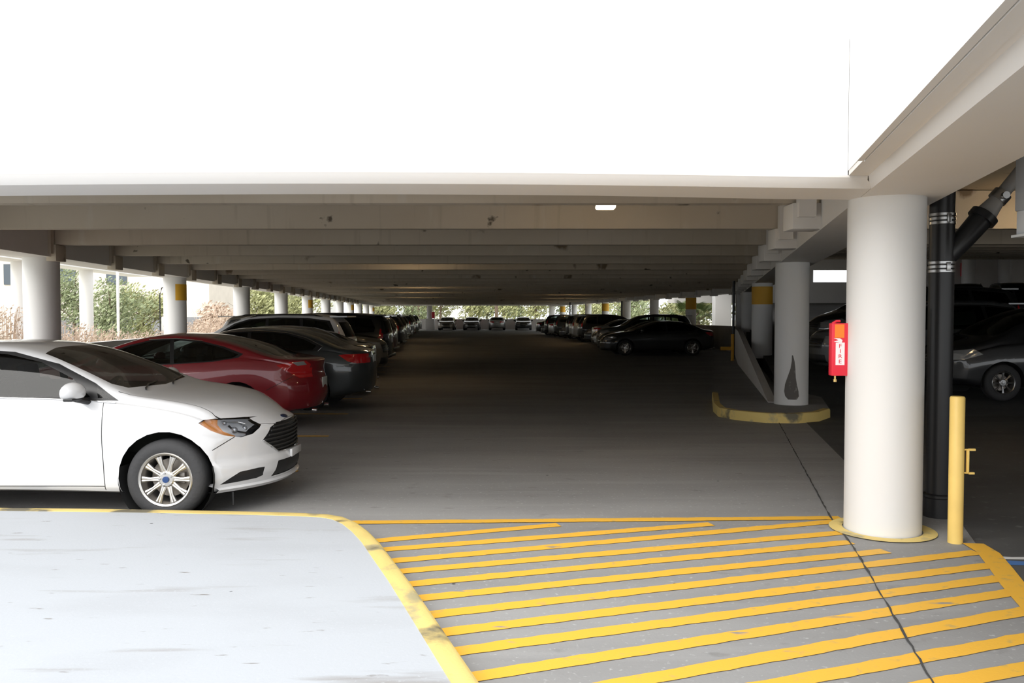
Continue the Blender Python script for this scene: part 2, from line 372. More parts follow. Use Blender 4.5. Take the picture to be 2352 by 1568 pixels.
# tee stems
n = 0; y = S0; cr_l = []; cr_r = []
while y < YE-1:
    b = B()
    xr = (XR(y)-.40) if y < YX else XP(y)-.3
    xl = XL(y)+.3
    hs = .55
    # tapered stem
    prof = [(-.09, 0), (.09, 0), (.13, hs), (-.13, hs)]
    A = [b.verts.new((xl-.0, y+q[0], SH+q[1])) for q in prof]; Cc = [b.verts.new((xr, y+q[0], SH+q[1])) for q in prof]
    for k in range(4): b.faces.new((A[k], A[(k+1) % 4], Cc[(k+1) % 4], Cc[k]))
    b.faces.new(A[::-1]); b.faces.new(Cc); bmesh.ops.recalc_face_normals(b, faces=b.faces)
    tag(obj('ceiling_beam', b, M_beam, smooth=False), 'raw concrete ceiling beam spanning the aisle, %s from the entrance' % ordinal(n+1), 'ceiling beam', 'ceiling beams over the aisle')
    if n < 24:
        for side, x in ((0, xl), (1, xr)):
            b = B(); s = 1 if side == 0 else -1
            box(b, min(x-.16*s*side-.01*s, x+.16*s), max(x-.16*s*side-.01*s, x+.16*s), -.16+y, .16+y, SH-.28, SH-.005, .01)
            box(b, min(x-.06*s, x+.12*s), max(x-.06*s, x+.12*s), -.24+y, -.14+y, SH-.16, SH+.30)
            tag(obj('corbel', b, M_white if side else M_beam), 'concrete bearing block under the %s ceiling beam on the %s girder' % (ordinal(n+1), 'left' if side == 0 else 'right'), 'corbel', 'bearing blocks on the %s girder' % ('left' if side == 0 else 'right'))
    n += 1; y += SP
b = B(); prism(b, [(XL(5.9)-.4, 5.9), (onR(-1).x, 5.9), tuple(onR(-9)), (40, -9), (40, 14), (XR(14)+.3, 14), (XP(YX)+.3, YX), (XP(YE)+.3, YE+.2), (XL(YE)-.4, YE+.2)], 3.42, 3.60)
struct(obj('ceiling', b, M_beam, smooth=False))
b = B(); prism(b, [(XR(14)+.31, 14.01), (40, 14.01), (40, 60), (XP(YX)+.3, 60), (XP(YX)+.31, YX)], lambda p: 3.42+ramp(p[1]), lambda p: 3.6+ramp(p[1]))
tag(obj('ramp_ceiling', b, M_beam, smooth=False), 'dark ceiling slab over the ramp', 'ceiling', kind='structure')
# stems over the ramp side
k = 0; y = S0+SP
while y < 52:
    b = B(); zz = SH+ramp(y)
    x0 = XR(y)+.5
    wallseg(b, (x0, y), (38, y), .2, zz, 3.41+ramp(y))
    tag(obj('ceiling_beam', b, M_beam, smooth=False), 'concrete ceiling beam over the ramp side, %s from the entrance' % ordinal(k+1), 'ceiling beam', 'ceiling beams over the ramp')
    k += 1; y += SP
    if k > 6: y += SP
# fascia across the entrance : a gently bowed edge beam
def fy(x):   # front edge of the soffit
    t = (x-2.73)/(-6.5)
    return 5.98-.16*max(0, min(1, t))-.18*math.sin(PI*max(0, min(1, t*.95)))
xs = [2.38-.35*i for i in range(29)]
b = B(); rows = []
for x in xs:
    yf = fy(x); yb = yf+.50+.08*max(0, (x-.5)/2.2)
    pr = [(yf, GH), (yf-.03, GH+.03), (yf-.045, GH+.055), (yf-.055, GH+.07), (yf-.055, GH+.085), (yb, GH+.085), (yb, GH)]
    rows.append([b.verts.new((x if x < xs[0] else XR(p)-.232-(.03 if z > GH+.05 else 0), p, z)) for p, z in pr])
for r, s in zip(rows, rows[1:]):
    for i in range(7): b.faces.new((r[i], r[(i+1) % 7], s[(i+1) % 7], s[i]))
b.faces.new(rows[0]); b.faces.new(rows[-1][::-1]); bmesh.ops.recalc_face_normals(b, faces=b.faces)
tag(obj('fascia_beam', b, M_white, angle=25), 'slim white edge beam running across the garage entrance above the cars', 'beam', kind='structure')
b = B(); rows = []
for x in xs:
    yf = fy(x)-.055
    pr = [(yf, GH+.085), (yf, GH+1.05), (yf+.22, GH+1.05), (yf+.22, GH+.085)]
    rows.append([b.verts.new((x if x < xs[0] else XR(p)-.405, p, z)) for p, z in pr])
for r, s in zip(rows, rows[1:]):
    for i in range(4): b.faces.new((r[i], r[(i+1) % 4], s[(i+1) % 4], s[i]))
b.faces.new(rows[0]); b.faces.new(rows[-1][::-1]); bmesh.ops.recalc_face_normals(b, faces=b.faces)
struct(obj('wall_front', b, M_panel, smooth=False))
# right side: cove, lip and panels over the diagonal girder
def plank(name, s0, s1, t0, t1, z0, z1, m, bev=0):
    b = B(); prism(b, [tuple(onR(s0, t0)), tuple(onR(s1, t0)), tuple(onR(s1, t1)), tuple(onR(s0, t1))], z0, z1)
    return struct(obj(name, b, m, smooth=False))
plank('trim_3', -9, -.30, -.385, -.222, GH+.085, GH+.12, M_white)
plank('wall_right', -9, -.66, -.39, -.235, GH+.1205, GH+1.05, M_panel)
plank('trim_4', -9, -1.35, -.385, -.30, GH+.070, GH+.084, M_white)
plank('trim_5', -9, -1.36, -.430, -.3905, GH+.075, GH+.19, M_white)
b = B()
sec = [(-.2195, GH), (-.2195, GH+.085), (-.25, GH+.085), (-.243, GH+.05), (-.228, GH+.015)]
ra = [[b.verts.new((*onR(s_, t_), z_)) for t_, z_ in sec] for s_ in (-9, -.12)]
for i in range(5): b.faces.new((ra[0][i], ra[0][(i+1) % 5], ra[1][(i+1) % 5], ra[1][i]))
bmesh.ops.recalc_face_normals(b, faces=b.faces); struct(obj('trim_6', b, M_white))
# infill wall above the near right, keeps the deck edge solid
# far wall and parapets
def parapet(name, pts, t, h0, h1, m=M_white):
    b = B()
    for a, c in zip(pts, pts[1:]): wallseg(b, a, c, t, h0, h1)
    return struct(obj(name, b, m, smooth=False))
parapet('wall_back', [(XL(YE), YE), (XP(YE), YE)], .2, 0, 1.22)
parapet('wall_left', [(XL(9.5)-.05, 9.5), (XL(YE)-.05, YE)], .18, 0, 1.15)
parapet('wall_right_perimeter', [(XP(YX+1.2), YX+1.2), (XP(YE), YE)], .18, 0, 1.18)
b = B(); wallseg(b, (XP(YX)-.25, YX+.6), (XP(YX)+1.2, YX+.6), .25, 0, 2.9); struct(obj('wall_corner', b, M_white, smooth=False))
b = B()
pa = P(1774, 924, .15).to_2d(); q1 = P(1700, 836, .15).to_2d()
wallseg(b, pa, q1, .15, 0, .16, 0, 1.19)
wallseg(b, q1, (XP(YX)-.6, YX-.6), .15, 0, 1.19, 0, 1.19)
tag(obj('ramp_wall', b, M_white, smooth=False), 'white wall sloping down beside the ramp to the island column', 'wall', kind='structure')
b = B(); wallseg(b, (XP(YX)+.2, 56), (20.3, 56), .3, ramp(56), 6.1); wallseg(b, (20.3, 56), (24.2, 56), .3, ramp(56), 3.9); wallseg(b, (20.3, 56), (24.2, 56), .3, 4.72, 6.1); wallseg(b, (24.2, 56), (40, 56), .3, ramp(56), 6.1); struct(obj('wall_ramp_end', b, M_white, smooth=False))
b = B(); wallseg(b, (40.5, -8), (40.5, 60), .3, 0, 7); struct(obj('wall_ramp_side', b, M_white, smooth=False))
# island
isl = [P(x, y, .15).to_2d() for x, y in ((1641, 800), (1638, 850), (1637, 900), (1640, 925), (1652, 936), (1690, 943), (1760, 949), (1830, 950), (1880, 946), (1905, 938))]
back = [(XR(17)+.3, 16.2), (XR(30), 30), (XP(YX)-1, YX-.5)]
b = B(); ip = [tuple(p) for p in isl]+[(5.85, 15.6)]+back; prism(b, ip, 0, .15)
tag(obj('island', b, M_floor, smooth=False), 'raised concrete island around the second column, rounded at the near end', 'island', kind='structure')
b = B(); sweep(b, [Vector(p) for p in isl[2:]][::-1], [(-.015, 0), (-.012, .13), (0, .152), (.10, .153), (.1, .1)])
tag(obj('curb', b, M_curb), 'yellow painted curb around the dark island at the second column', 'curb')

# ------------------------------------------------------------------ foreground column fittings
# black drain pipe
g = thing('drain_pipe', 'black vertical drain pipe with steel couplings behind the big column', 'pipe', (3.60, 6.95, 0))
b = B(); lathe(b, [(0, 0), (.115, 0), (.115, .16), (.125, .17), (.125, .19), (.098, .2), (.098, 3.4), (0, 3.4)], 28); obj('pipe_body', b, M_black, g)
for zc in (2.10, 2.50):
    b = B()
    for q in (-.035, 0, .035): lathe(b, [(.099, zc+q-.014), (.104, zc+q-.010), (.104, zc+q+.010), (.099, zc+q+.014)], 28)
    o = obj('coupling', b, M_steel, g)
    b = B(); box(b, -.015, .015, -.122, -.1, zc-.035, zc+.035, .003); obj('clamp_screw', b, M_steel, o)
g2 = g; g['label'] = 'black vertical drain pipe with steel couplings and a slanted branch, behind the big column'
b = B(); tube(b, [(.02, 0, -.15), (.16, -.02, .02), (.34, -.04, .24)], [.07, .085, .095], 20); obj('branch_body', b, M_black, g2).location.z = 2.3
b = B(); tube(b, [(.30, -.035, .19), (.335, -.04, .235)], .115, 20); obj('collar', b, M_black, g2).location.z = 2.3
b = B(); tube(b, [(.34, -.04, .24), (.44, -.055, .37), (.95, -.12, 1.05)], [.085, .055, .05], 20); obj('grey_pipe', b, mat('grey_pipe', (.33, .32, .31), .45), g2).location.z = 2.3
b = B(); tube(b, [(.42, -.05, .35), (.47, -.06, .41)], .075, 18); lathe(b, [(0, 0), (.03, 0), (.03, .03), (0, .03)], 12, Matrix.Translation((.44, -.13, .38)) @ Matrix.Rotation(PI/2, 4, 'X')); obj('fitting', b, M_steel, g2).location.z = 2.3
# slim conduit
b = B(); tube(b, [(3.42, 6.98, 0), (3.42, 6.98, 1.75)], .018, 10)
tag(obj('conduit', b, mat('conduit_grey', (.55, .56, .57), .4)), 'thin pale conduit between the big column and the black pipe', 'pipe')
# bollard
bp_ = P(2202, 1250, 0)
g = thing('bollard', 'slim yellow steel bollard post with a side bracket in the right foreground', 'bollard', (bp_.x, bp_.y+.05, 0))
b = B(); lathe(b, [(0, 0), (.052, 0), (.052, 1.085), (.046, 1.095), (0, 1.096)], 28); obj('post', b, M_boll, g)
b = B(); tube(b, [(.03, -.02, .70), (.12, -.03, .705)], .006, 8); tube(b, [(.03, -.02, .53), (.115, -.03, .525)], .006, 8); box(b, .06, .075, -.04, -.015, .53, .70, .003)
box(b, .075, .12, -.04, -.02, .695, .71); box(b, .075, .115, -.04, -.02, .52, .535)
obj('bracket', b, M_boll, g)
# fire cabinet
fx = 2.93-RC-.078
g = thing('fire_extinguisher_cabinet', 'red fire extinguisher cover with a white FIRE label strapped to the big column', 'fire extinguisher', (fx, 6.55, 1.22), -.0)
b = B(); box(b, -.045, .10, -.035, .035, 0, .415, .006)
obj('cover', b, M_red, g)
b = B(); tube(b, [(-.03, .0, .412), (.0, .0, .430), (.03, 0, .430)], .010, 8); obj('valve', b, M_red, g)
b = B(); lathe(b, [(0, -.05), (.014, -.05), (.014, -.03), (.008, -.03), (.008, .005)], 12, Matrix.Translation((-.005, 0, 0))); obj('nozzle', b, mat('brass', (.7, .5, .2), .3, 1), g)
def quad(bm, x0, x1, y, z0, z1):
    v = [bm.verts.new(p) for p in ((x0, y, z0), (x1, y, z0), (x1, y, z1), (x0, y, z1))]; bm.faces.new(v)
b = B(); box(b, -.024, .050, -.0375, -.0345, .30, .405); o = obj('orange_sticker', b, mat('orange_sticker', (.95, .22, .02), .5), g, smooth=False)
b = B(); box(b, -.016, .054, -.0375, -.0345, .085, .262)
# arrow head above the label
v = [b.verts.new(p) for p in ((-.034, -.0385, .268), (-.012, -.0385, .268), (.030, -.0385, .258), (.036, -.0385, .282), (.015, -.0385, .296), (-.034, -.0385, .298), (.004, -.0385, .282))]
b.faces.new(v)
o = obj('white_label', b, mat('label_white', (.85, .80, .82), .5), g, smooth=False)
for i, ch in enumerate('FIRE'):
    cu = bpy.data.curves.new('letter', 'FONT'); cu.body = ch; cu.size = .047; cu.align_x = 'CENTER'; cu.extrude = .0006
    to = bpy.data.objects.new('tmp', cu); me = bpy.data.meshes.new_from_object(to); bpy.data.objects.remove(to)
    lo = link('letter_'+'fire'[i], me, g, (M_red,)); lo.name = 'letter'
    lo.rotation_euler = (PI/2, 0, 0); lo.location = (.019, -.0385, .222-.041*i); lo.scale = (1.15, .9, 1)
# hanging box at the right edge
g = thing('hanging_sign_box', 'pale grey metal box hanging at the top right edge of the view', 'box', (3.80, 6.0, 2.28))
b = B(); box(b, -.10, .5, -.12, .12, .18, .62, .01); obj('housing', b, mat('grey_metal', (.45, .47, .5), .4, .3), g)
b = B(); box(b, -.09, .49, -.11, .11, 0, .18, .006); box(b, -.115, .51, -.13, .13, -.012, .006); obj('lower_panel', b, mat('light_grey', (.62, .65, .68), .4), g)
b = B(); tube(b, [(.2, 0, .6), (.2, 0, 1.15)], .02, 8); obj('hanger', b, M_steel, g)

# ------------------------------------------------------------------ ceiling lights
warm = (1.0, .72, .38)
def clight(x, y, z, power, label, lit=True):
    g = thing('ceiling_light', label, 'ceiling light', (x, y, z), 0, 'ceiling lights between the beams')
    b = B(); box(b, -.14, .14, -.10, .10, .05, .16, .02); tube(b, [(0, 0, .15), (0, 0, 3.42-z)], .02, 8); obj('housing', b, M_steel, g)
    b = B(); box(b, -.115, .115, -.085, .085, 0, .055, .02); obj('diffuser', b, mat('lit_diffuser', (1, .8, .5), .4, emis=(1, .80, .48), estr=7), g)
    ld = bpy.data.lights.new('lamp', 'POINT'); ld.energy = power; ld.color = warm; ld.shadow_soft_size = .08
    lo = bpy.data.objects.new('lamp', ld); COL.objects.link(lo); lo.parent = g; lo.location = (0, 0, -.05)
for i, (x, y, p) in enumerate(((1.12, 9.95, 9), (-2.6, 20.6, 14), (-4.3, 36.2, 18), (-5.3, 44.0, 18), (-6.8, 56.9, 22), (3.4, 49.2, 18), (3.9, 59.6, 18), (3.0, 72.6, 20))):
    clight(x, y, 2.965 if i == 0 else 3.1, p, 'small lit ceiling light between beams, %s over the aisle counting from the entrance' % ordinal(i+1) if i else 'small glowing ceiling light behind the edge beam near the entrance')
clight(7.0, 10.6, 3.1, 14, 'ceiling light over the right bay behind the black pipe')

# dark riser pipe and yellow guard by the corner of the ramp wall
b = B(); px_ = P(1688, 836, 0); tube(b, [(px_.x+.1, px_.y+.6, 0), (px_.x+.1, px_.y+.6, 2.89)], .05, 12)
tag(obj('riser_pipe', b, M_black), 'dark vertical pipe at the far corner left of the ramp columns', 'pipe')
b = B(); px_ = P(1682, 838, 0); tube(b, [(px_.x, px_.y, 0), (px_.x, px_.y, 1.05)], .055, 12); box(b, px_.x-.4, px_.x, px_.y-.03, px_.y+.03, .50, .62)
tag(obj('guard_post', b, M_band), 'small yellow guard post standing beyond the island', 'post')
for i, (px, z) in enumerate(((1428, 60.0), (1309, 78))):
    b = B(); tube(b, [((px-1176)/F*z, z, 0), ((px-1176)/F*z, z, 2.9)], .07, 10)
    tag(obj('riser_pipe', b, M_black), 'thin dark riser pipe beside the right perimeter columns, %s' % ('nearer one' if i == 0 else 'farther one'), 'pipe')
b = B(); box(b, -.16, .16, -.1, .1, 0, .75, .02); o = tag(obj('hose_cabinet', b, M_red), 'small red cabinet beside the far grey column', 'cabinet'); o.location = (pf+.45, 95.2, 1.3)
b = B(); box(b, -.35, .35, -.1, .1, 0, .9, .02); o = tag(obj('red_sign_box', b, M_red), 'dim red box on the pale wall at the end of the ramp', 'box'); o.location = ((2218-1176)/F*55.7, 55.74, 4.3)
for i, px in enumerate((2222, 2305)):
    column((px-1176)/F*54.5, 54.5, ramp(54.5), 5.6, 'grey round column at the end of the ramp, %s' % ('left one' if i == 0 else 'right one'), r=.4)
# ------------------------------------------------------------------ cars
def inpoly(p, poly):
    c = False; n = len(poly); x, y = p
    for i in range(n):
        x1, y1 = poly[i]; x2, y2 = poly[(i+1) % n]
        if (y1 > y) != (y2 > y) and x < (x2-x1)*(y-y1)/(y2-y1)+x1: c = not c
    return c
AX = {'side': (0, 2), 'top': (0, 1), 'front': (1, 2)}
def cut(bm, poly, view, cond, margin=.12):
    a, c = AX[view]
    x0 = min(p[0] for p in poly)-margin; x1 = max(p[0] for p in poly)+margin; y0 = min(p[1] for p in poly)-margin; y1 = max(p[1] for p in poly)+margin
    def near(f):
        q = f.calc_center_median(); return x0 < q[a] < x1 and y0 < q[c] < y1 and cond(q)
    for i in range(len(poly)):
        p, q = poly[i], poly[(i+1) % len(poly)]
        n2 = (q[1]-p[1], -(q[0]-p[0])); no = [0, 0, 0]; co = [0, 0, 0]
        no[a], no[c] = n2; co[a], co[c] = p
        # only faces close to this edge
        ex0, ex1 = min(p[0], q[0])-margin, max(p[0], q[0])+margin; ey0, ey1 = min(p[1], q[1])-margin, max(p[1], q[1])+margin
        fs = []
        for f in bm.faces:
            m = f.calc_center_median()
            if ex0 < m[a] < ex1 and ey0 < m[c] < ey1 and cond(m): fs.append(f)
        g = set(fs)
        for f in fs: g.update(f.edges); g.update(f.verts)
        bmesh.ops.bisect_plane(bm, geom=list(g), dist=1e-5, plane_co=co, plane_no=no)
    return [f for f in bm.faces if near(f) and inpoly((f.calc_center_median()[a], f.calc_center_median()[c]), poly)]
def extract(bm, faces, offset=0, delete=True):
    nb = B(); vm = {}
    for f in faces: f.normal_update()
    nv = {}
    for f in faces:
        for v in f.verts: nv.setdefault(v, Vector()); nv[v] += f.normal
    for v, n in nv.items(): vm[v] = nb.verts.new(v.co+(n.normalized()*offset if n.length else n))
    for f in faces:
        try: nb.faces.new([vm[v] for v in f.verts])
        except ValueError: pass
    if delete: bmesh.ops.delete(bm, geom=faces, context='FACES')
    return nb

class Body:
    def __init__(s, sp):
        s.sp = sp; s.top = pch(sp['top']); s.belt = pch(sp['belt']); s.plan = pch(sp['plan']); s.bot = pch(sp['bottom'])
        s.nose = pch(sp['nose']); s.tail = pch(sp['tail']); s.tum = sp.get('tumble', .40)
    def xn(s, z, y, W):
        sp = s.sp; return sp['Lf']+s.nose(z)-sp['kf']*(min(1, abs(y)/W))**sp.get('pf', 2.6)
    def xt(s, z, y, W):
        sp = s.sp; return -sp['Lr']+s.tail(z)+sp['kr']*(min(1, abs(y)/W))**sp.get('pr', 3.0)
    def ring(s, x, t=0):
        W = s.plan(x)*(1-.025*t**5); zt = s.top(x)-.02*t**6; zb = min(s.belt(x), zt-.015)-.01*t**5; z0 = s.bot(x)+.02*t**5
        wb = W*s.sp.get('wb', .94); h = zt-zb; tm = s.tum
        shw = s.sp.get('shoulder', .5)
        zs = z0+(zb-z0)*.70
        low = [(0, z0), (W-.16, z0), (W-.05, z0+.03), (W-.025, z0+.10), (W-.012, z0+(zb-z0)*.36), (W, z0+(zb-z0)*.56), (W-.004, zs), (W-.022, z0+(zb-z0)*.86), (wb, zb)]
        g = min(1, h/.35)
        yr = wb-.035-tm*max(0, h-.05)
        yr = max(yr, wb*.5)
        up = [(wb-.018, zb+.10*h), (wb+(yr-wb)*.5, zb+.50*h), (yr, zb+(.84+.02*g)*h), (yr-.07-.02*g, zb+.945*h), (yr*.5, zb+.988*h), (0, zt)]
        cp = low+up; seg = [2, 2, 2, 3, 3, 3, 3, 3, 2, 3, 3, 3, 3, 4]
        out = []
        for i, n in enumerate(seg):
            p0 = cp[max(i-1, 0)]; p1 = cp[i]; p2 = cp[i+1]; p3 = cp[min(i+2, len(cp)-1)]
            if i == 0: p3 = p2; p0 = p1
            if i == len(seg)-1: p3 = (-p1[0], p1[1])
            for k in range(n):
                u = k/n; tens = .42
                m1 = [(p2[j]-p0[j])*tens for j in (0, 1)]; m2 = [(p3[j]-p1[j])*tens for j in (0, 1)]
                # keep tangents from overshooting on uneven spacing
                L = math.hypot(p2[0]-p1[0], p2[1]-p1[1])
                for m in (m1, m2):
                    l = math.hypot(*m)
                    if l > L: m[0] *= L/l; m[1] *= L/l
                u2, u3 = u*u, u*u*u
                out.append(tuple((2*u3-3*u2+1)*p1[j]+(u3-2*u2+u)*m1[j]+(-2*u3+3*u2)*p2[j]+(u3-u2)*m2[j] for j in (0, 1)))
        out.append(cp[-1]); return out, W
    def build(s, step=.09):
        sp = s.sp; bm = B(); st = []
        ts = [1, .99, .97, .94, .90, .85, .79, .73, .67, .60, .53, .46, .39, .32, .25, .18, .12, .06]
        for t in ts: st.append((-1, t))
        n = int((sp['xf0']-sp['xr0'])/step)
        for k in range(n+1): st.append((0, sp['xr0']+(sp['xf0']-sp['xr0'])*k/n))
        for t in ts[::-1]: st.append((1, t))
        rows = []; ends = []
        for kind, v in st:
            if kind == 0: xnom = v; t = 0
            elif kind == 1: xnom = sp['xf0']+(sp['Lf']-sp['xf0'])*v; t = v
            else: xnom = sp['xr0']-(sp['xr0']+sp['Lr'])*v; t = v
            rg, W = s.ring(xnom, t); row = []
            for (y, z) in rg:
                if kind == 1: x = xnom+(s.xn(z, y, W)-s.nose(z)-sp['Lf'])*v*v+s.nose(z)*v**5
                elif kind == -1: x = xnom+(s.xt(z, y, W)-s.tail(z)+sp['Lr'])*v*v+s.tail(z)*v**3
                else: x = v
                row.append((x, y, z))
            rows.append(row)
            if t == 1: ends.append((kind, rg, W))
        for sg in (1, -1):
            V = [[bm.verts.new((x, y*sg, z)) for x, y, z in r] for r in rows]
            for a, c in zip(V, V[1:]):
                for i in range(len(a)-1):
                    f = (a[i], c[i], c[i+1], a[i+1]); bm.faces.new(f if sg == -1 else f[::-1])
        for kind, rg, W in ends:
            M = 24; fn = s.xn if kind == 1 else s.xt; V = []
            for (y, z) in rg[2:]:
                V.append([bm.verts.new((fn(z, y*(2*j/M-1), W), y*(2*j/M-1), z)) for j in range(M+1)])
            for a, c in zip(V, V[1:]):
                for j in range(M):
                    f = (a[j], a[j+1], c[j+1], c[j]); bm.faces.new(f if kind == 1 else f[::-1])
        bmesh.ops.remove_doubles(bm, verts=bm.verts, dist=2e-4)
        bmesh.ops.dissolve_degenerate(bm, edges=bm.edges, dist=1e-5)
        return bm
def circ(x, z, r, n=26, a0=0): return [(x+r*math.cos(a0+2*PI*k/n), z+r*math.sin(a0+2*PI*k/n)) for k in range(n)]
SIDE = lambda p: abs(p[1]) > .42
LEFT = lambda p: p[1] > .42
RIGHT = lambda p: p[1] < -.42

def build_wheel(par, x, y, r, style, side, detail):
    """side -1: outer face looks to -y"""
    g = bpy.data.objects.new('wheel', None); COL.objects.link(g); g.parent = par; g.location = (x, y, r)
    g.rotation_euler = (PI/2 if side < 0 else -PI/2, 0, 0); g.empty_display_size = .1
    seg = 48 if detail > 1 else 28
    rr = style['rim']; wd = .108
    b = B(); lathe(b, [(rr, -wd), (rr+.02, -wd-.004), (r-.035, -wd+.002), (r-.008, -wd+.03), (r, -wd+.05), (r, wd-.05), (r-.010, wd-.024), (r-.030, wd-.006), (rr+.055, wd+.004), (rr+.018, wd-.002), (rr, wd-.014)], seg)
    obj('tyre', b, M_rubber, g)
    m = style['mat']
    b = B(); lathe(b, [(rr+.001, wd-.014), (rr+.012, wd-.004), (rr+.004, wd+.003), (rr-.010, wd-.006), (rr-.016, wd-.03), (rr-.022, -.02), (rr-.03, -wd), (rr+.001, -wd)], seg)
    ns = style['n']; tw = style.get('pair', 0)
    for k in range(ns):
        angs = [2*PI*k/ns+PI/2+(PI/ns if style.get('half') else 0)]
        if tw: angs = [angs[0]-tw, angs[0]+tw]
        for a in angs:
            ca, sa = math.cos(a), math.sin(a)
            def pt(rad, w_, z): return (rad*ca-w_*sa, rad*sa+w_*ca, z)
            prof = [(.03, .026, wd-.035), (.075, .016, wd-.026), (rr*.62, .012, wd-.016), (rr-.018, .021, wd-.012)]
            V = []
            for rad, w_, z in prof:
                w_ *= style.get('sw', 1)
                V.append([b.verts.new(pt(rad, q*w_, z+dz)) for q, dz in ((-1, -.03), (-1, -.006), (-.45, 0), (0, -.004), (.45, 0), (1, -.006), (1, -.03))])
            for q, s in zip(V, V[1:]):
                for i in range(6): b.faces.new((q[i], s[i], s[i+1], q[i+1]))
    lathe(b, [(0, wd-.02), (.055, wd-.022), (.072, wd-.034), (.072, wd-.06)], 24)
    bmesh.ops.recalc_face_normals(b, faces=b.faces)
    o = obj('rim', b, m, g, angle=30); bpy.data.objects[o.name]
    if detail:
        b = B(); lathe(b, [(0, -.02), (rr-.055, -.02), (rr-.055, -.035), (0, -.035)], 28); obj('brake_disc', b, M_disc, g)
        b = B(); lathe(b, [(0, wd-.006), (.026, wd-.008), (.028, wd-.022)], 20); obj('centre_cap', b, mat('cap_blue', (.03, .07, .2), .2, .3) if style.get('blue') else m, g)
    if detail > 1:
        for k in range(5):
            a = 2*PI*k/5+PI/2+.2; b = B(); lathe(b, [(0, wd-.004), (.008, wd-.005), (.0095, wd-.03)], 8, Matrix.Translation((.052*math.cos(a), .052*math.sin(a), 0))); obj('lug_nut', b, M_steel, g)
        b = B(); box(b, .06, .13, -.05, .05, -.03, .02, .01); obj('brake_caliper', b, M_disc, g)
    return g
def seat_bm(b, x, y, s=1):
    box(b, x-.05, x+.45, y-.25, y+.25, .38, .52, .05)
    n = len(b.verts)
    r = bmesh.ops.create_cube(b, size=1, matrix=Matrix.Translation((x-.13, y, .78)) @ Matrix.Rotation(-.25, 4, 'Y') @ Matrix.Diagonal((.13, .48, .62, 1)))
    es = {e for v in r['verts'] for e in v.link_edges}; bmesh.ops.bevel(b, geom=list(es), offset=.04, segments=2, profile=.5, affect='EDGES')
    r = bmesh.ops.create_cube(b, size=1, matrix=Matrix.Translation((x-.235, y, 1.14)) @ Matrix.Rotation(-.2, 4, 'Y') @ Matrix.Diagonal((.09, .26, .17, 1)))
    es = {e for v in r['verts'] for e in v.link_edges}; bmesh.ops.bevel(b, geom=list(es), offset=.035, segments=2, profile=.5, affect='EDGES')

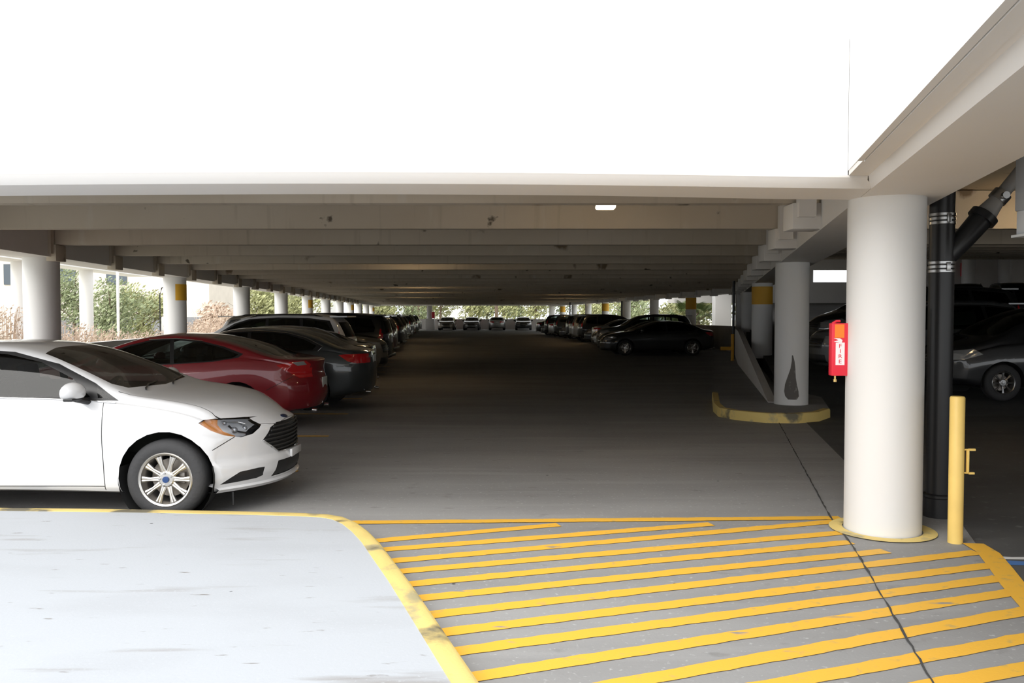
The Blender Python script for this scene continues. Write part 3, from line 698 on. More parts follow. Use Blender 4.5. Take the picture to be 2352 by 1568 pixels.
def build_car(kind, sp, label, body_mat, detail=1, name='car'):
    bd = Body(sp); bm = bd.build(sp.get('step', .09)); root = thing(name, label, sp['cat'])
    R, wr = sp['wr'], sp['wheel_r']; xa = sp['axles']; parts = []
    # wheel arches
    for x in xa:
        fs = cut(bm, circ(x, wr+.01, R), 'side', SIDE, .2); bmesh.ops.delete(bm, geom=fs, context='FACES')
    # lamps before glass
    def region(nm, poly, view, cond, m, off=0, lab=None, delete=True, smooth=True, split=False):
        conds = [cond]
        if split: conds = [lambda p: cond(p) and p[1] > 0, lambda p: cond(p) and p[1] < 0]
        res = []
        for cc in conds:
            fs = cut(bm, poly, view, cc)
            if not fs: continue
            nb = extract(bm, fs, off, delete); o = obj(nm, nb, m, root, angle=40)
            if lab: o['label'] = lab
            res.append(o)
        return res
    for nm, poly, view, cmin, m in sp['regions']:
        if view == 'side': region(nm, poly, 'side', lambda p, c=cmin: abs(p[1]) > c, m, split=True)
        elif view == 'front': region(nm, poly, 'front', lambda p, c=cmin: p[0] > c, m, -.006)
        elif view == 'rear': region(nm, poly, 'front', lambda p, c=cmin: p[0] < c, m, -.003)
    for poly in sp.get('trims', []):
        for f in cut(bm, poly, 'side', SIDE): f.material_index = 1
    if detail > 0:
        for poly in sp.get('seams', []):
            for f in cut(bm, poly, 'side', SIDE, .1): f.material_index = 1
        for poly in sp.get('topseams', []):
            for f in cut(bm, poly, 'top', lambda p: p[2] > .6, .1): f.material_index = 1
    for nm, poly in sp['glass']: region(nm, poly, 'side', lambda p: abs(p[1]) > .3 and p[2] > .8, M_glass, 0, split=True)
    zc = sp.get('zc', 1.0)
    region('windscreen', sp['windscreen'], 'top', lambda p: p[2] > zc-.10 and p[0] > 0, M_glass, 0)
    if 'rearglass' in sp: region('rear_window', sp['rearglass'], 'top', lambda p: p[2] > zc-.05 and p[0] < -.3, M_glass, 0)
    if 'rearglass_f' in sp: region('rear_window', sp['rearglass_f'], 'front', lambda p: p[0] < -1.2, M_glass, 0)
    obj('body', bm, [body_mat, M_trim], root, angle=32)
    # wheel wells + wheels
    for x in xa:
        for sd_ in (1, -1):
            W = bd.plan(x)
            b = B(); lathe(b, [(R+.005, -.0), (R-.01, .24), (.0, .24)], 20, Matrix.Translation((x, sd_*(W-.03), wr+.01)) @ Matrix.Rotation(PI/2*sd_, 4, 'X'), -.25, PI+.25)
            obj('wheel_well', b, M_well, root)
            build_wheel(root, x, sd_*(W-.125), wr, sp['style'], sd_, detail)
    # floor pan and interior
    b = B(); box(b, -sp['Lr']+.5, sp['Lf']-.75, -.70, .70, .22, .30); obj('floor_pan', b, M_well, root)
    b = B(); xd = sp['dash']; box(b, xd-.05, xd+.42, -.68, .68, .70, .93, .06)
    obj('dashboard', b, M_dash, root)
    for sx, sy in ((xd-.75, .37), (xd-.75, -.37)):
        b = B(); seat_bm(b, sx, sy); obj('front_seat', b, M_seat, root)
    b = B(); box(b, xd-1.65, xd-1.2, -.62, .62, .36, .5, .05); box(b, xd-1.78, xd-1.62, -.62, .62, .45, .98, .05); obj('rear_seat', b, M_seat, root)
    if detail > 0:
        b = B(); m_ = Matrix.Translation((xd-.18, .37, .93)) @ Matrix.Rotation(-1.15, 4, 'Y')
        pts = [m_ @ Vector((.18*math.cos(k*PI/12), .18*math.sin(k*PI/12), 0)) for k in range(25)]
        tube(b, pts, .014, 8, False); tube(b, [m_ @ Vector((-.18, 0, 0)), m_ @ Vector((.18, 0, 0))], .015, 6); obj('steering_wheel', b, M_dash, root)
    # mirrors
    mx, mz = sp['mirror']
    for s in (1, -1):
        W = bd.plan(mx)*sp.get('wb', .94)
        o = bpy.data.objects.new('side_mirror', None); COL.objects.link(o); o.parent = root; o.location = (mx, s*(W+.05), mz)
        b = B(); r = bmesh.ops.create_uvsphere(b, u_segments=16, v_segments=10, radius=1, matrix=Matrix.Translation((0, s*.085, .02)) @ Matrix.Diagonal((.085, .125, .085, 1)))
        for v in b.verts:
            if v.co.x < -.03: v.co.x = -.03-(v.co.x+.03)*.1
            if v.co.z < -.02: v.co.z = -.02+(v.co.z+.02)*.3
            v.co.x -= abs(v.co.y)*.12
        obj('mirror_shell', b, body_mat, o)
        b = B(); tube(b, [(.06, -s*.085, -.075), (.035, -s*.02, -.055), (0, s*.07, -.035)], [.028, .03, .024], 10); box(b, -.035, .045, s*.03-.03, s*.03+.16*max(0, s), -.045, -.02, .008) if s > 0 else box(b, -.035, .045, -.19, .0, -.045, -.02, .008)
        obj('mirror_foot', b, M_trim, o)
    for hx, hz in sp.get('handles', []):
        for s in (1, -1):
            W = bd.ring(hx)[1]
            b = B(); tube(b, [(hx-.10, s*(W-.008), hz), (hx-.07, s*(W+.022), hz), (hx+.07, s*(W+.024), hz+.004), (hx+.10, s*(W-.006), hz+.004)], [.010, .014, .014, .010], 8); obj('door_handle', b, sp.get('handle_mat', body_mat), root)
    # number plates
    for nm, x, z in (('front_plate', sp['Lf']+bd.nose(sp['pz'][0])-.012, sp['pz'][0]), ('rear_plate', -sp['Lr']+bd.tail(sp['pz'][1])+.004, sp['pz'][1])):
        if nm == 'front_plate' and not sp.get('fplate'): continue
        s = 1 if x > 0 else -1
        b = B(); box(b, x-.008, x+.008, -.155, .155, z-.078, z+.078, .003); obj(nm, b, M_plate, root)
    # exhaust / lower valance
    for fn in sp.get('extra', []): fn(root, bd, body_mat)
    return root
def dup(root, loc, rz, label, scale=(1, 1, 1), paintm=None, group=None):
    r = root.copy(); COL.objects.link(r); r.location = loc; r.rotation_euler = (0, 0, rz); r['label'] = label; r.scale = scale
    if group: r['group'] = group
    for ch in list(root.children):
        c = ch.copy(); COL.objects.link(c); c.parent = r
        for q in ch.children:
            d_ = q.copy(); COL.objects.link(d_); d_.parent = c; recol(d_, root, paintm)
        recol(c, root, paintm)
    return r
def recol(o, root, paintm):
    if not paintm or o.type != 'MESH': return
    for s in o.material_slots:
        src = s.material
        if src and src.name.startswith('paint_'): s.link = 'OBJECT'; s.material = paintm

def roof_rails(root, bd, m):
    for s in (1, -1):
        b = B(); pts = []
        for k in range(9):
            x = .15-k*.23; rg, W = bd.ring(x); i = max(range(len(rg)), key=lambda i: (rg[i][1] > bd.top(x)-.075)*rg[i][0]); pts.append((x, s*(rg[i][0]-.03), rg[i][1]+.04+(.0 if 0 < k < 8 else -.05)))
        tube(b, pts, .016, 8); obj('roof_rail', b, M_trim, root)
def spoiler(root, bd, m):
    b = B(); z = bd.top(-bd.sp['Lr']+.42)
    prism(b, [(-bd.sp['Lr']+.10, -.58), (-bd.sp['Lr']+.52, -.58), (-bd.sp['Lr']+.52, .58), (-bd.sp['Lr']+.10, .58)], z-.035, z-.005); obj('roof_spoiler', b, m, root)
def antenna(root, bd, m):
    b = B(); z = bd.top(-1.1); tube(b, [(-1.1, .1, z-.01), (-1.27, .1, z+.12)], [.012, .004], 6); obj('aerial', b, M_trim, root)
def sharkfin(root, bd, m):
    b = B(); z = bd.top(-1.0); prism(b, [(-.95, 0), (-1.12, -.025), (-1.12, .025)], z-.01, lambda p: z+.005 if p[0] > -1 else z+.05); obj('aerial', b, m, root)
def grille_bars(root, bd, zs, yw, m, name='grille_bar', inset=.004, rad=.007):
    for z, yy in zip(zs, yw):
        b = B(); W = bd.plan(bd.sp['Lf']); pts = [(bd.xn(z, yy*(k/7-1), W)+inset, yy*(k/7-1), z) for k in range(15)]
        tube(b, pts, rad, 6); obj(name, b, m, root)

ST10 = dict(rim=.215, n=10, mat=M_alloy, half=1, blue=1, sw=1.25)
ST5 = dict(rim=.225, n=5, mat=M_alloy, sw=1.8)
ST5P = dict(rim=.225, n=5, mat=M_alloy, pair=.18, sw=.9)
ST8 = dict(rim=.205, n=8, mat=M_dalloy)
# --- mid-size saloon with a hexagonal grille (the white car)
def strip_side(a, c, wd=.0035):
    v = Vector((c[0]-a[0], c[1]-a[1])); n = Vector((-v.y, v.x)).normalized()*wd
    return [(a[0]+n.x, a[1]+n.y), (c[0]+n.x, c[1]+n.y), (c[0]-n.x, c[1]-n.y), (a[0]-n.x, a[1]-n.y)]
fus = dict(cat='car', Lf=2.39, Lr=2.48, xf0=1.15, xr0=-1.2, kf=.46, kr=.34, pf=2.3, wr=.392, wheel_r=.333, axles=(1.425, -1.425), style=ST10, step=.07, fplate=False, pz=(.45, .86),
    top=[(2.42, .735), (2.34, .775), (2.2, .825), (2.0, .885), (1.75, .94), (1.4, .995), (1.12, 1.035), (.95, 1.10), (.6, 1.265), (.25, 1.40), (-.02, 1.455), (-.3, 1.472), (-.7, 1.46), (-1.1, 1.405), (-1.5, 1.29), (-1.9, 1.15), (-2.1, 1.09), (-2.35, 1.065), (-2.5, 1.03)],
    belt=[(2.42, .655), (2.2, .74), (1.9, .82), (1.5, .895), (1.1, .95), (.7, .985), (0, 1.005), (-1, 1.04), (-1.8, 1.045), (-2.3, .985), (-2.5, .95)],
    plan=[(2.4, .86), (2.1, .885), (1.8, .915), (1.4, .925), (.6, .90), (0, .90), (-.8, .91), (-1.4, .925), (-1.9, .905), (-2.5, .84)],
    bottom=[(2.4, .20), (1.9, .19), (1.0, .20), (0, .215), (-1, .2), (-2, .22), (-2.5, .30)],
    nose=[(.18, -.10), (.26, -.03), (.34, .0), (.42, .0), (.47, -.028), (.55, -.033), (.65, -.03), (.73, -.05), (.78, -.11)], tail=[(.2, .16), (.35, .03), (.6, .0), (.9, .02), (1.08, .05)],
    dash=.55, mirror=(.72, 1.045), handles=[(-.42, .90), (-1.3, .93)], zc=1.0,
    regions=[('headlight', [(1.69, .800), (1.72, .822), (1.80, .828), (2.0, .812), (2.185, .787), (2.165, .715), (2.12, .672), (2.03, .655), (1.9, .685), (1.78, .735)], 'side', .44, M_clear),
        ('grille', [(-.50, .60), (-.40, .705), (-.30, .735), (.30, .735), (.40, .705), (.50, .60), (.33, .48), (-.33, .48)], 'front', 1.8, M_trim),
        ('lower_grille', [(-.42, .27), (-.36, .40), (.36, .40), (.42, .27)], 'front', 1.8, M_trim),
        ('fog_recess', [(1.86, .275), (2.03, .365), (2.17, .375), (2.22, .372), (2.20, .30), (2.15, .285)], 'side', .46, M_trim),
        ('tail_lamp', [(-2.05, .90), (-2.15, .98), (-2.6, .99), (-2.6, .82), (-2.2, .83)], 'side', .35, M_tail)],
    trims=[[(1.02, .985), (.80, 1.125), (.45, 1.285), (.05, 1.385), (-.35, 1.41), (-.75, 1.395), (-1.15, 1.33), (-1.62, 1.17), (-1.60, 1.08), (-1.1, 1.040), (0, 1.015), (.6, .990)]],
    glass=[('side_window', [(.78, 1.012), (.60, 1.165), (.30, 1.30), (0, 1.365), (-.28, 1.385), (-.30, 1.03), (.3, 1.02)]), ('side_window', [(-.38, 1.035), (-.36, 1.387), (-.75, 1.370), (-1.10, 1.305), (-1.22, 1.26), (-1.24, 1.065)]),
        ('quarter_window', [(.94, 1.003), (.82, 1.09), (.84, 1.005)])],
    windscreen=[(1.00, -.62), (1.06, 0), (1.00, .62), (.90, .70), (.62, .665), (.28, .60), (.21, .3), (.20, 0), (.21, -.3), (.28, -.60), (.62, -.665), (.90, -.70)],
    rearglass=[(-1.15, -.55), (-1.15, .55), (-1.85, .66), (-1.95, .55), (-1.95, -.55), (-1.85, -.66)],
    seams=[strip_side((.90, .98), (.915, .24)), strip_side((-.30, 1.02), (-.28, .28)), strip_side((.915, .275), (-1.0, .275)), strip_side((1.80, .57), (1.98, .665))],
    topseams=[[(2.30, -.30), (2.30, .30), (2.293, .30), (2.293, -.30)], strip_side((1.0, .80), (1.8, .77), .003), strip_side((1.0, -.80), (1.8, -.77), .003), strip_side((1.8, .77), (2.05, .62), .003), strip_side((1.8, -.77), (2.05, -.62), .003), strip_side((2.05, .62), (2.293, .30), .003), strip_side((2.05, -.62), (2.293, -.30), .003)])
def squeeze(sp, x0, f):
    g = lambda x: x0+(x-x0)*f if x > x0 else x
    for k in ('top', 'belt', 'plan', 'bottom'): sp[k] = [(g(x), v) for x, v in sp[k]]
    sp['Lf'] = g(sp['Lf']); sp['regions'] = [(n, [(g(p[0]), p[1]) for p in po] if vw == 'side' else po, vw, c, m) for n, po, vw, c, m in sp['regions']]
    sp['topseams'] = [[(g(p[0]), p[1]) for p in po] for po in sp['topseams']]; sp['seams'] = [[(g(p[0]), p[1]) for p in po] for po in sp['seams']]
    sp['g'] = g
sedan = dict(fus)
squeeze(fus, 1.8, .80); fus['kf'] = .42; fus['xf0'] = 1.10
def surf(root, x, y=0):
    from mathutils.bvhtree import BVHTree
    o = [o for o in root.children if o.name.startswith('body')][0]
    t = BVHTree.FromPolygons([v.co for v in o.data.vertices], [tuple(p.vertices) for p in o.data.polygons])
    return t.ray_cast(Vector((x, y, 3)), Vector((0, 0, -1)))[0]
def fusion_extra(root, bd, m):
    sp = bd.sp
    grille_bars(root, bd, (.50, .535, .57, .605, .64, .675, .705), (.36, .41, .46, .48, .44, .41, .37), M_dash, inset=.002, rad=.008)
    b = B(); W = bd.plan(sp['Lf']); pts = [(bd.xn(z, y, W)+.004, y, z) for y, z in ((-.50, .60), (-.41, .54), (-.33, .48), (-.2, .477), (0, .475), (.2, .477), (.33, .48), (.41, .54), (.50, .60), (.44, .665), (.40, .705))]
    tube(b, pts, .008, 8); obj('grille_surround', b, M_chrome, root)
    # chin lip
    b = B(); pr = []
    for k in range(29):
        y = -.84+k*.06; pr.append((bd.xn(.22, y, W)+.055-.02*(abs(y)/.84)**4, y))
    lo = [[b.verts.new((x-dx, y*(1-dx*.3), z)) for dx, z in ((.14, .27), (.02, .245), (0, .232), (.03, .205), (.16, .20))] for x, y in pr]
    for q, s in zip(lo, lo[1:]):
        for i in range(4): b.faces.new((q[i], q[i+1], s[i+1], s[i]))
    bmesh.ops.recalc_face_normals(b, faces=b.faces); obj('chin_spoiler', b, m, root)
    # lamp internals, set behind the clear lens
    lens = [o for o in root.children if o.name.startswith('headlight')]
    for o in lens:
        co = [(v.co.copy(), v.normal.copy()) for v in o.data.vertices]
        def at(x, z, dep=.03):
            x = sp['g'](x); c, n = min(co, key=lambda q: (q[0].x-x)**2+(q[0].z-z)**2); p = Vector((x, c.y, z)); return p-n*dep
        nb = B(); nb.from_mesh(o.data)
        for v in nb.verts: v.co -= co[v.index][1]*.03
        for nm_, poly, m_ in (('turn_signal', [(1.60, .88), (1.80, .88), (1.81, .77), (1.87, .715), (1.97, .668), (2.0, .60), (1.6, .60)], M_amber), ('lamp_bezel', [(2.06, .90), (2.10, .745), (2.05, .69), (2.05, .60), (2.5, .60), (2.5, .90)], M_trim)):
            fs = cut(nb, [(sp['g'](x), z) for x, z in poly], 'side', lambda p: True)
            if fs: obj(nm_, extract(nb, fs), m_, root)
        obj('lamp_bucket', nb, mat('lamp_inner', (.72, .73, .75), .35, .25), root)
        for x, z, r in ((1.985, .735, .030), (2.05, .745, .026), (1.89, .79, .022)):
            b = B(); bmesh.ops.create_uvsphere(b, u_segments=16, v_segments=10, radius=r, matrix=Matrix.Translation(at(x, z, .035))); obj('lamp_bulb', b, M_lampw, root)
        b = B(); tube(b, [at(1.86, .80, .02), at(1.98, .785, .02), at(2.05, .775, .02)], .006, 6); obj('lamp_reflector', b, M_chrome, root)
        b = B(); tube(b, [at(1.92, .77, .02), at(1.98, .72, .02), at(2.08, .69, .02)], .008, 6); obj('lamp_reflector', b, M_trim, root)
    b = B(); bmesh.ops.create_uvsphere(b, u_segments=16, v_segments=8, radius=1, matrix=Matrix.Translation(surf(root, 2.165)) @ Matrix.Rotation(.45, 4, 'Y') @ Matrix.Diagonal((.032, .075, .01, 1)))
    obj('oval_emblem', b, mat('emblem_blue', (.01, .02, .06), .15, .3), root)
    b = B(); box(b, bd.xn(.44, 0, 1)-.005, bd.xn(.44, 0, 1)+.02, -.16, .16, .40, .47, .005); obj('plate_bracket', b, m, root)
    # wipers
    b = B()
    for y0 in (-.50, .08):
        tube(b, [surf(root, x_, y_)+Vector((0, 0, .012)) for x_, y_ in ((1.10, y0), (1.075, y0+.05))]+[Vector((1.03, y0+.2, bd.top(1.03)+.012)), Vector((.98, y0+.5, bd.top(.98)+.0))], .008, 6)
    obj('wiper', b, M_trim, root)
    for s in (1, -1):
        b = B(); pts = []
        for x in (1.0, .8, .5, .1, -.3, -.8, -1.3, -1.6):
            rg, W = bd.ring(x); zb = bd.belt(x); pts.append((x, s*(W*.94+.001), zb+.006))
        tube(b, pts, .006, 6); obj('chrome_strip', b, M_chrome, root)
    b = B(); tube(b, [(1.95, -.80, .21), (1.955, -.81, .10)], .008, 6); obj('mud_flap', b, M_trim, root)
fus['extra'] = [fusion_extra]

coupe = dict(cat='car', Lf=2.38, Lr=2.46, xf0=1.10, xr0=-1.2, kf=.50, kr=.36, pf=2.3, pr=2.6, wr=.385, wheel_r=.335, axles=(1.37, -1.37), style=ST5P, step=.07, pz=(.40, .66),
    top=[(2.4, .70), (2.2, .80), (1.9, .88), (1.5, .945), (1.05, 1.01), (.8, 1.12), (.4, 1.29), (.05, 1.39), (-.3, 1.425), (-.7, 1.405), (-1.1, 1.33), (-1.5, 1.21), (-1.8, 1.115), (-2.05, 1.065), (-2.4, 1.045), (-2.5, 1.0)],
    belt=[(2.4, .62), (2.1, .74), (1.6, .86), (1.0, .93), (0, .955), (-.8, 1.0), (-1.4, 1.05), (-1.9, 1.02), (-2.3, .965), (-2.5, .93)],
    plan=[(2.4, .84), (2.0, .88), (1.5, .92), (.7, .90), (-.3, .905), (-1.0, .92), (-1.5, .928), (-2.0, .90), (-2.5, .83)],
    bottom=[(2.4, .2), (1, .19), (-1, .2), (-1.9, .22), (-2.46, .28)],
    nose=[(.2, -.08), (.3, 0), (.5, 0), (.65, -.05), (.75, -.15)], tail=[(.2, .20), (.32, .07), (.50, .0), (.66, .01), (.86, .06), (1.0, .04), (1.05, .03)],
    dash=.5, mirror=(.55, .98), handles=[(-.42, .86)],
    regions=[('headlight', [(1.75, .77), (2.0, .80), (2.45, .72), (2.45, .62), (2.0, .65)], 'side', .4, M_lampw), ('grille', [(-.42, .52), (-.36, .64), (.36, .64), (.42, .52)], 'front', 1.8, M_trim),
        ('lower_grille', [(-.5, .24), (-.45, .38), (.45, .38), (.5, .24)], 'front', 1.8, M_trim),
        ('clear_lamp', [(-2.13, 1.0), (-2.27, 1.01), (-2.30, .955), (-2.20, .945)], 'side', .5, M_lampw),
        ('tail_lamp', [(-1.93, .965), (-2.12, 1.005), (-2.29, 1.02), (-2.35, .95), (-2.55, .87), (-2.55, .765), (-2.22, .765), (-2.10, .85)], 'side', .42, M_tail)],
    trims=[[(.93, .955), (.62, 1.13), (.3, 1.25), (-.05, 1.335), (-.4, 1.35), (-.8, 1.315), (-1.15, 1.235), (-1.45, 1.13), (-1.38, 1.075), (-1.0, 1.015), (-.4, .975), (.3, .955)]],
    glass=[('side_window', [(.82, .985), (.58, 1.115), (.28, 1.23), (-.05, 1.312), (-.32, 1.328), (-.38, .99), (.3, .972)]), ('side_window', [(-.44, .992), (-.38, 1.33), (-.8, 1.295), (-1.12, 1.215), (-1.38, 1.12), (-1.30, 1.075), (-.98, 1.03)])],
    windscreen=[(1.05, -.64), (1.08, 0), (1.05, .64), (.92, .70), (.5, .65), (.20, .58), (.12, 0), (.20, -.58), (.5, -.65), (.92, -.70)],
    rearglass=[(-.88, -.50), (-.85, 0), (-.88, .50), (-1.1, .56), (-1.75, .64), (-1.92, .50), (-1.95, 0), (-1.92, -.50), (-1.75, -.64), (-1.1, -.56)],
    seams=[strip_side((.86, .93), (.88, .25)), strip_side((-.42, .97), (-.52, .5)), strip_side((-.52, .5), (-.80, .27)), strip_side((-1.80, .60), (-2.15, .79))],
    extra=[sharkfin])
def coupe_extra(root, bd, m):
    b = B(); W = bd.plan(-2.4)
    for y in (-.4, .4): tube(b, [(-2.35, y, .26), (-2.42, y, .255)], .035, 12)
    obj('exhaust', b, M_chrome, root)
    for s in (1, -1):
        b = B(); tube(b, [(x, s*(bd.ring(x)[1]*.94-.03-(z-.96)*.25*0-(z-bd.belt(x))*.42), z) for x, z in ((.90, .965), (.3, .962), (-.4, .98), (-1.0, 1.02), (-1.40, 1.078), (-1.44, 1.13), (-1.15, 1.238), (-.8, 1.318), (-.4, 1.352), (0, 1.335))], .006, 6)
        obj('window_trim', b, M_chrome, root)
        b = B(); box(b, -.03, .03, 0, .03, 0, .06, .005); b.free()
coupe['extra'] = [coupe_extra]

sedan.update(Lf=2.40, Lr=2.48, style=ST5, step=.10, kf=.44, pf=2.6, nose=[(.2, -.06), (.3, 0), (.5, .0), (.65, -.03), (.75, -.12)],
    top=[(2.42, .76), (2.3, .82), (2.0, .91), (1.6, .98), (1.12, 1.05), (.9, 1.14), (.55, 1.29), (.2, 1.41), (-.1, 1.462), (-.5, 1.475), (-1.0, 1.44), (-1.4, 1.34), (-1.75, 1.20), (-1.95, 1.13), (-2.1, 1.10), (-2.35, 1.085), (-2.5, 1.04)],
    regions=[('headlight', [(1.78, .76), (1.95, .83), (2.45, .76), (2.45, .63), (2.05, .66)], 'side', .40, M_lampw), ('grille', [(-.40, .56), (-.38, .71), (.38, .71), (.40, .56)], 'front', 1.8, M_trim),
        ('lower_grille', [(-.5, .26), (-.45, .40), (.45, .40), (.5, .26)], 'front', 1.8, M_trim),
        ('tail_lamp', [(-1.96, .985), (-2.05, .995), (-2.6, 1.0), (-2.6, .83), (-2.25, .83), (-2.12, .87)], 'side', .36, M_tail), ('reverse_lamp', [(-2.14, .828), (-2.22, .868), (-2.6, .868), (-2.6, .828)], 'side', .5, M_lampw)],
    trims=[[(1.0, .985), (.75, 1.15), (.4, 1.30), (.05, 1.39), (-.5, 1.415), (-1.0, 1.38), (-1.38, 1.28), (-1.66, 1.14), (-1.58, 1.06), (-1.1, 1.035), (0, 1.012), (.6, .99)]],
    glass=[('side_window', [(.85, 1.005), (.66, 1.155), (.36, 1.28), (0, 1.368), (-.30, 1.385), (-.32, 1.03), (.3, 1.02)]), ('side_window', [(-.38, 1.032), (-.36, 1.387), (-.75, 1.378), (-1.0, 1.352), (-1.33, 1.262), (-1.56, 1.15), (-1.50, 1.08), (-1.1, 1.055)])],
    rearglass=[(-1.12, -.54), (-1.1, 0), (-1.12, .54), (-1.82, .64), (-1.93, .5), (-1.95, 0), (-1.93, -.5), (-1.82, -.64)], pz=(.42, .88))
def sedan_extra(root, bd, m):
    grille_bars(root, bd, (.585, .61, .635, .66, .685), (.37,)*5, M_chrome, rad=.005)
    for s in (1, -1):
        b = B(); pts = []
        for x, z in ((.98, .985), (.72, 1.165), (.4, 1.305), (.05, 1.395), (-.5, 1.42), (-1.0, 1.385), (-1.38, 1.285), (-1.68, 1.14), (-1.60, 1.055)):
            zb = bd.belt(x); h = bd.top(x)-zb; W = bd.ring(x)[1]*.94; pts.append((x, s*(W-(z-zb)*.44-.004), z))
        tube(b, pts, .006, 6); obj('window_trim', b, M_chrome, root)
    b = B()
    for y in (-.45, .45): tube(b, [(-2.38, y, .30), (-2.47, y, .295)], .035, 12)
    obj('exhaust', b, M_chrome, root)
sedan['extra'] = [sedan_extra]

suv = dict(cat='car', Lf=2.32, Lr=2.34, xf0=1.1, xr0=-1.2, kf=.40, kr=.22, pf=2.6, tumble=.27, wb=.955, wr=.41, wheel_r=.36, axles=(1.33, -1.35), style=ST5, step=.10, pz=(.52, .92), zc=1.15,
    top=[(2.34, .95), (2.2, 1.03), (1.8, 1.10), (1.35, 1.15), (1.1, 1.20), (.85, 1.36), (.55, 1.54), (.25, 1.66), (-.1, 1.71), (-.6, 1.735), (-1.3, 1.725), (-1.9, 1.68), (-2.25, 1.60), (-2.4, 1.52)],
    belt=[(2.34, .86), (2.0, .95), (1.4, 1.04), (.8, 1.06), (0, 1.07), (-1, 1.10), (-1.8, 1.13), (-2.4, 1.10)],
    plan=[(2.34, .85), (1.9, .91), (1.3, .93), (.5, .915), (-.5, .915), (-1.3, .93), (-2.0, .91), (-2.4, .88)],
    bottom=[(2.34, .26), (1, .26), (-1, .26), (-2.0, .28), (-2.34, .36)],
    nose=[(.25, -.12), (.4, 0), (.7, 0), (.85, -.03), (1.0, -.12)], tail=[(.3, .10), (.45, 0), (.8, .0), (1.1, .03), (1.35, .14), (1.6, .30)],
    dash=.6, mirror=(.72, 1.14), handles=[(-.40, 1.0), (-1.2, 1.02)],
    regions=[('headlight', [(1.72, .90), (1.9, .98), (2.4, .90), (2.4, .76), (2.0, .79)], 'side', .44, M_lampw), ('grille', [(-.42, .66), (-.44, .88), (.44, .88), (.42, .66)], 'front', 1.7, M_trim),
        ('lower_grille', [(-.55, .34), (-.5, .52), (.5, .52), (.55, .34)], 'front', 1.7, M_trim),
        ('tail_lamp', [(-2.10, 1.02), (-2.06, 1.40), (-2.02, 1.46), (-2.4, 1.46), (-2.6, 1.0), (-2.6, .94), (-2.2, .94)], 'side', .76, M_tail)],
    trims=[[(1.0, 1.07), (.75, 1.30), (.45, 1.49), (.1, 1.60), (-.6, 1.64), (-1.3, 1.63), (-1.85, 1.56), (-1.98, 1.30), (-1.95, 1.16), (-1, 1.11), (0, 1.085)], [(.9, .30), (.9, .20), (-.9, .20), (-.9, .30)]],
    glass=[('side_window', [(.84, 1.09), (.66, 1.31), (.40, 1.47), (.05, 1.57), (-.30, 1.60), (-.32, 1.11)]), ('side_window', [(-.39, 1.115), (-.37, 1.602), (-.8, 1.61), (-1.12, 1.605), (-1.18, 1.145)]), ('quarter_window', [(-1.25, 1.15), (-1.20, 1.60), (-1.78, 1.535), (-1.90, 1.31), (-1.86, 1.19)])],
    windscreen=[(1.10, -.66), (1.14, 0), (1.10, .66), (1.0, .74), (.6, .72), (.32, .68), (.24, 0), (.32, -.68), (.6, -.72), (1.0, -.74)],
    rearglass_f=[(-.62, 1.16), (-.58, 1.52), (.58, 1.52), (.62, 1.16)],
    seams=[strip_side((.88, 1.05), (.88, .30)), strip_side((-.35, 1.08), (-.33, .30)), strip_side((-1.22, 1.08), (-1.15, .75))])
def suv_extra(root, bd, m):
    grille_bars(root, bd, (.70, .76, .82), (.40, .40, .40), M_chrome, rad=.009)
    b = B(); x = -bd.sp['Lr']-.004; box(b, x-.01, x+.05, -.75, .75, .40, .50, .02); obj('rear_bumper_trim', b, M_trim, root)
suv['extra'] = [suv_extra, roof_rails, spoiler]
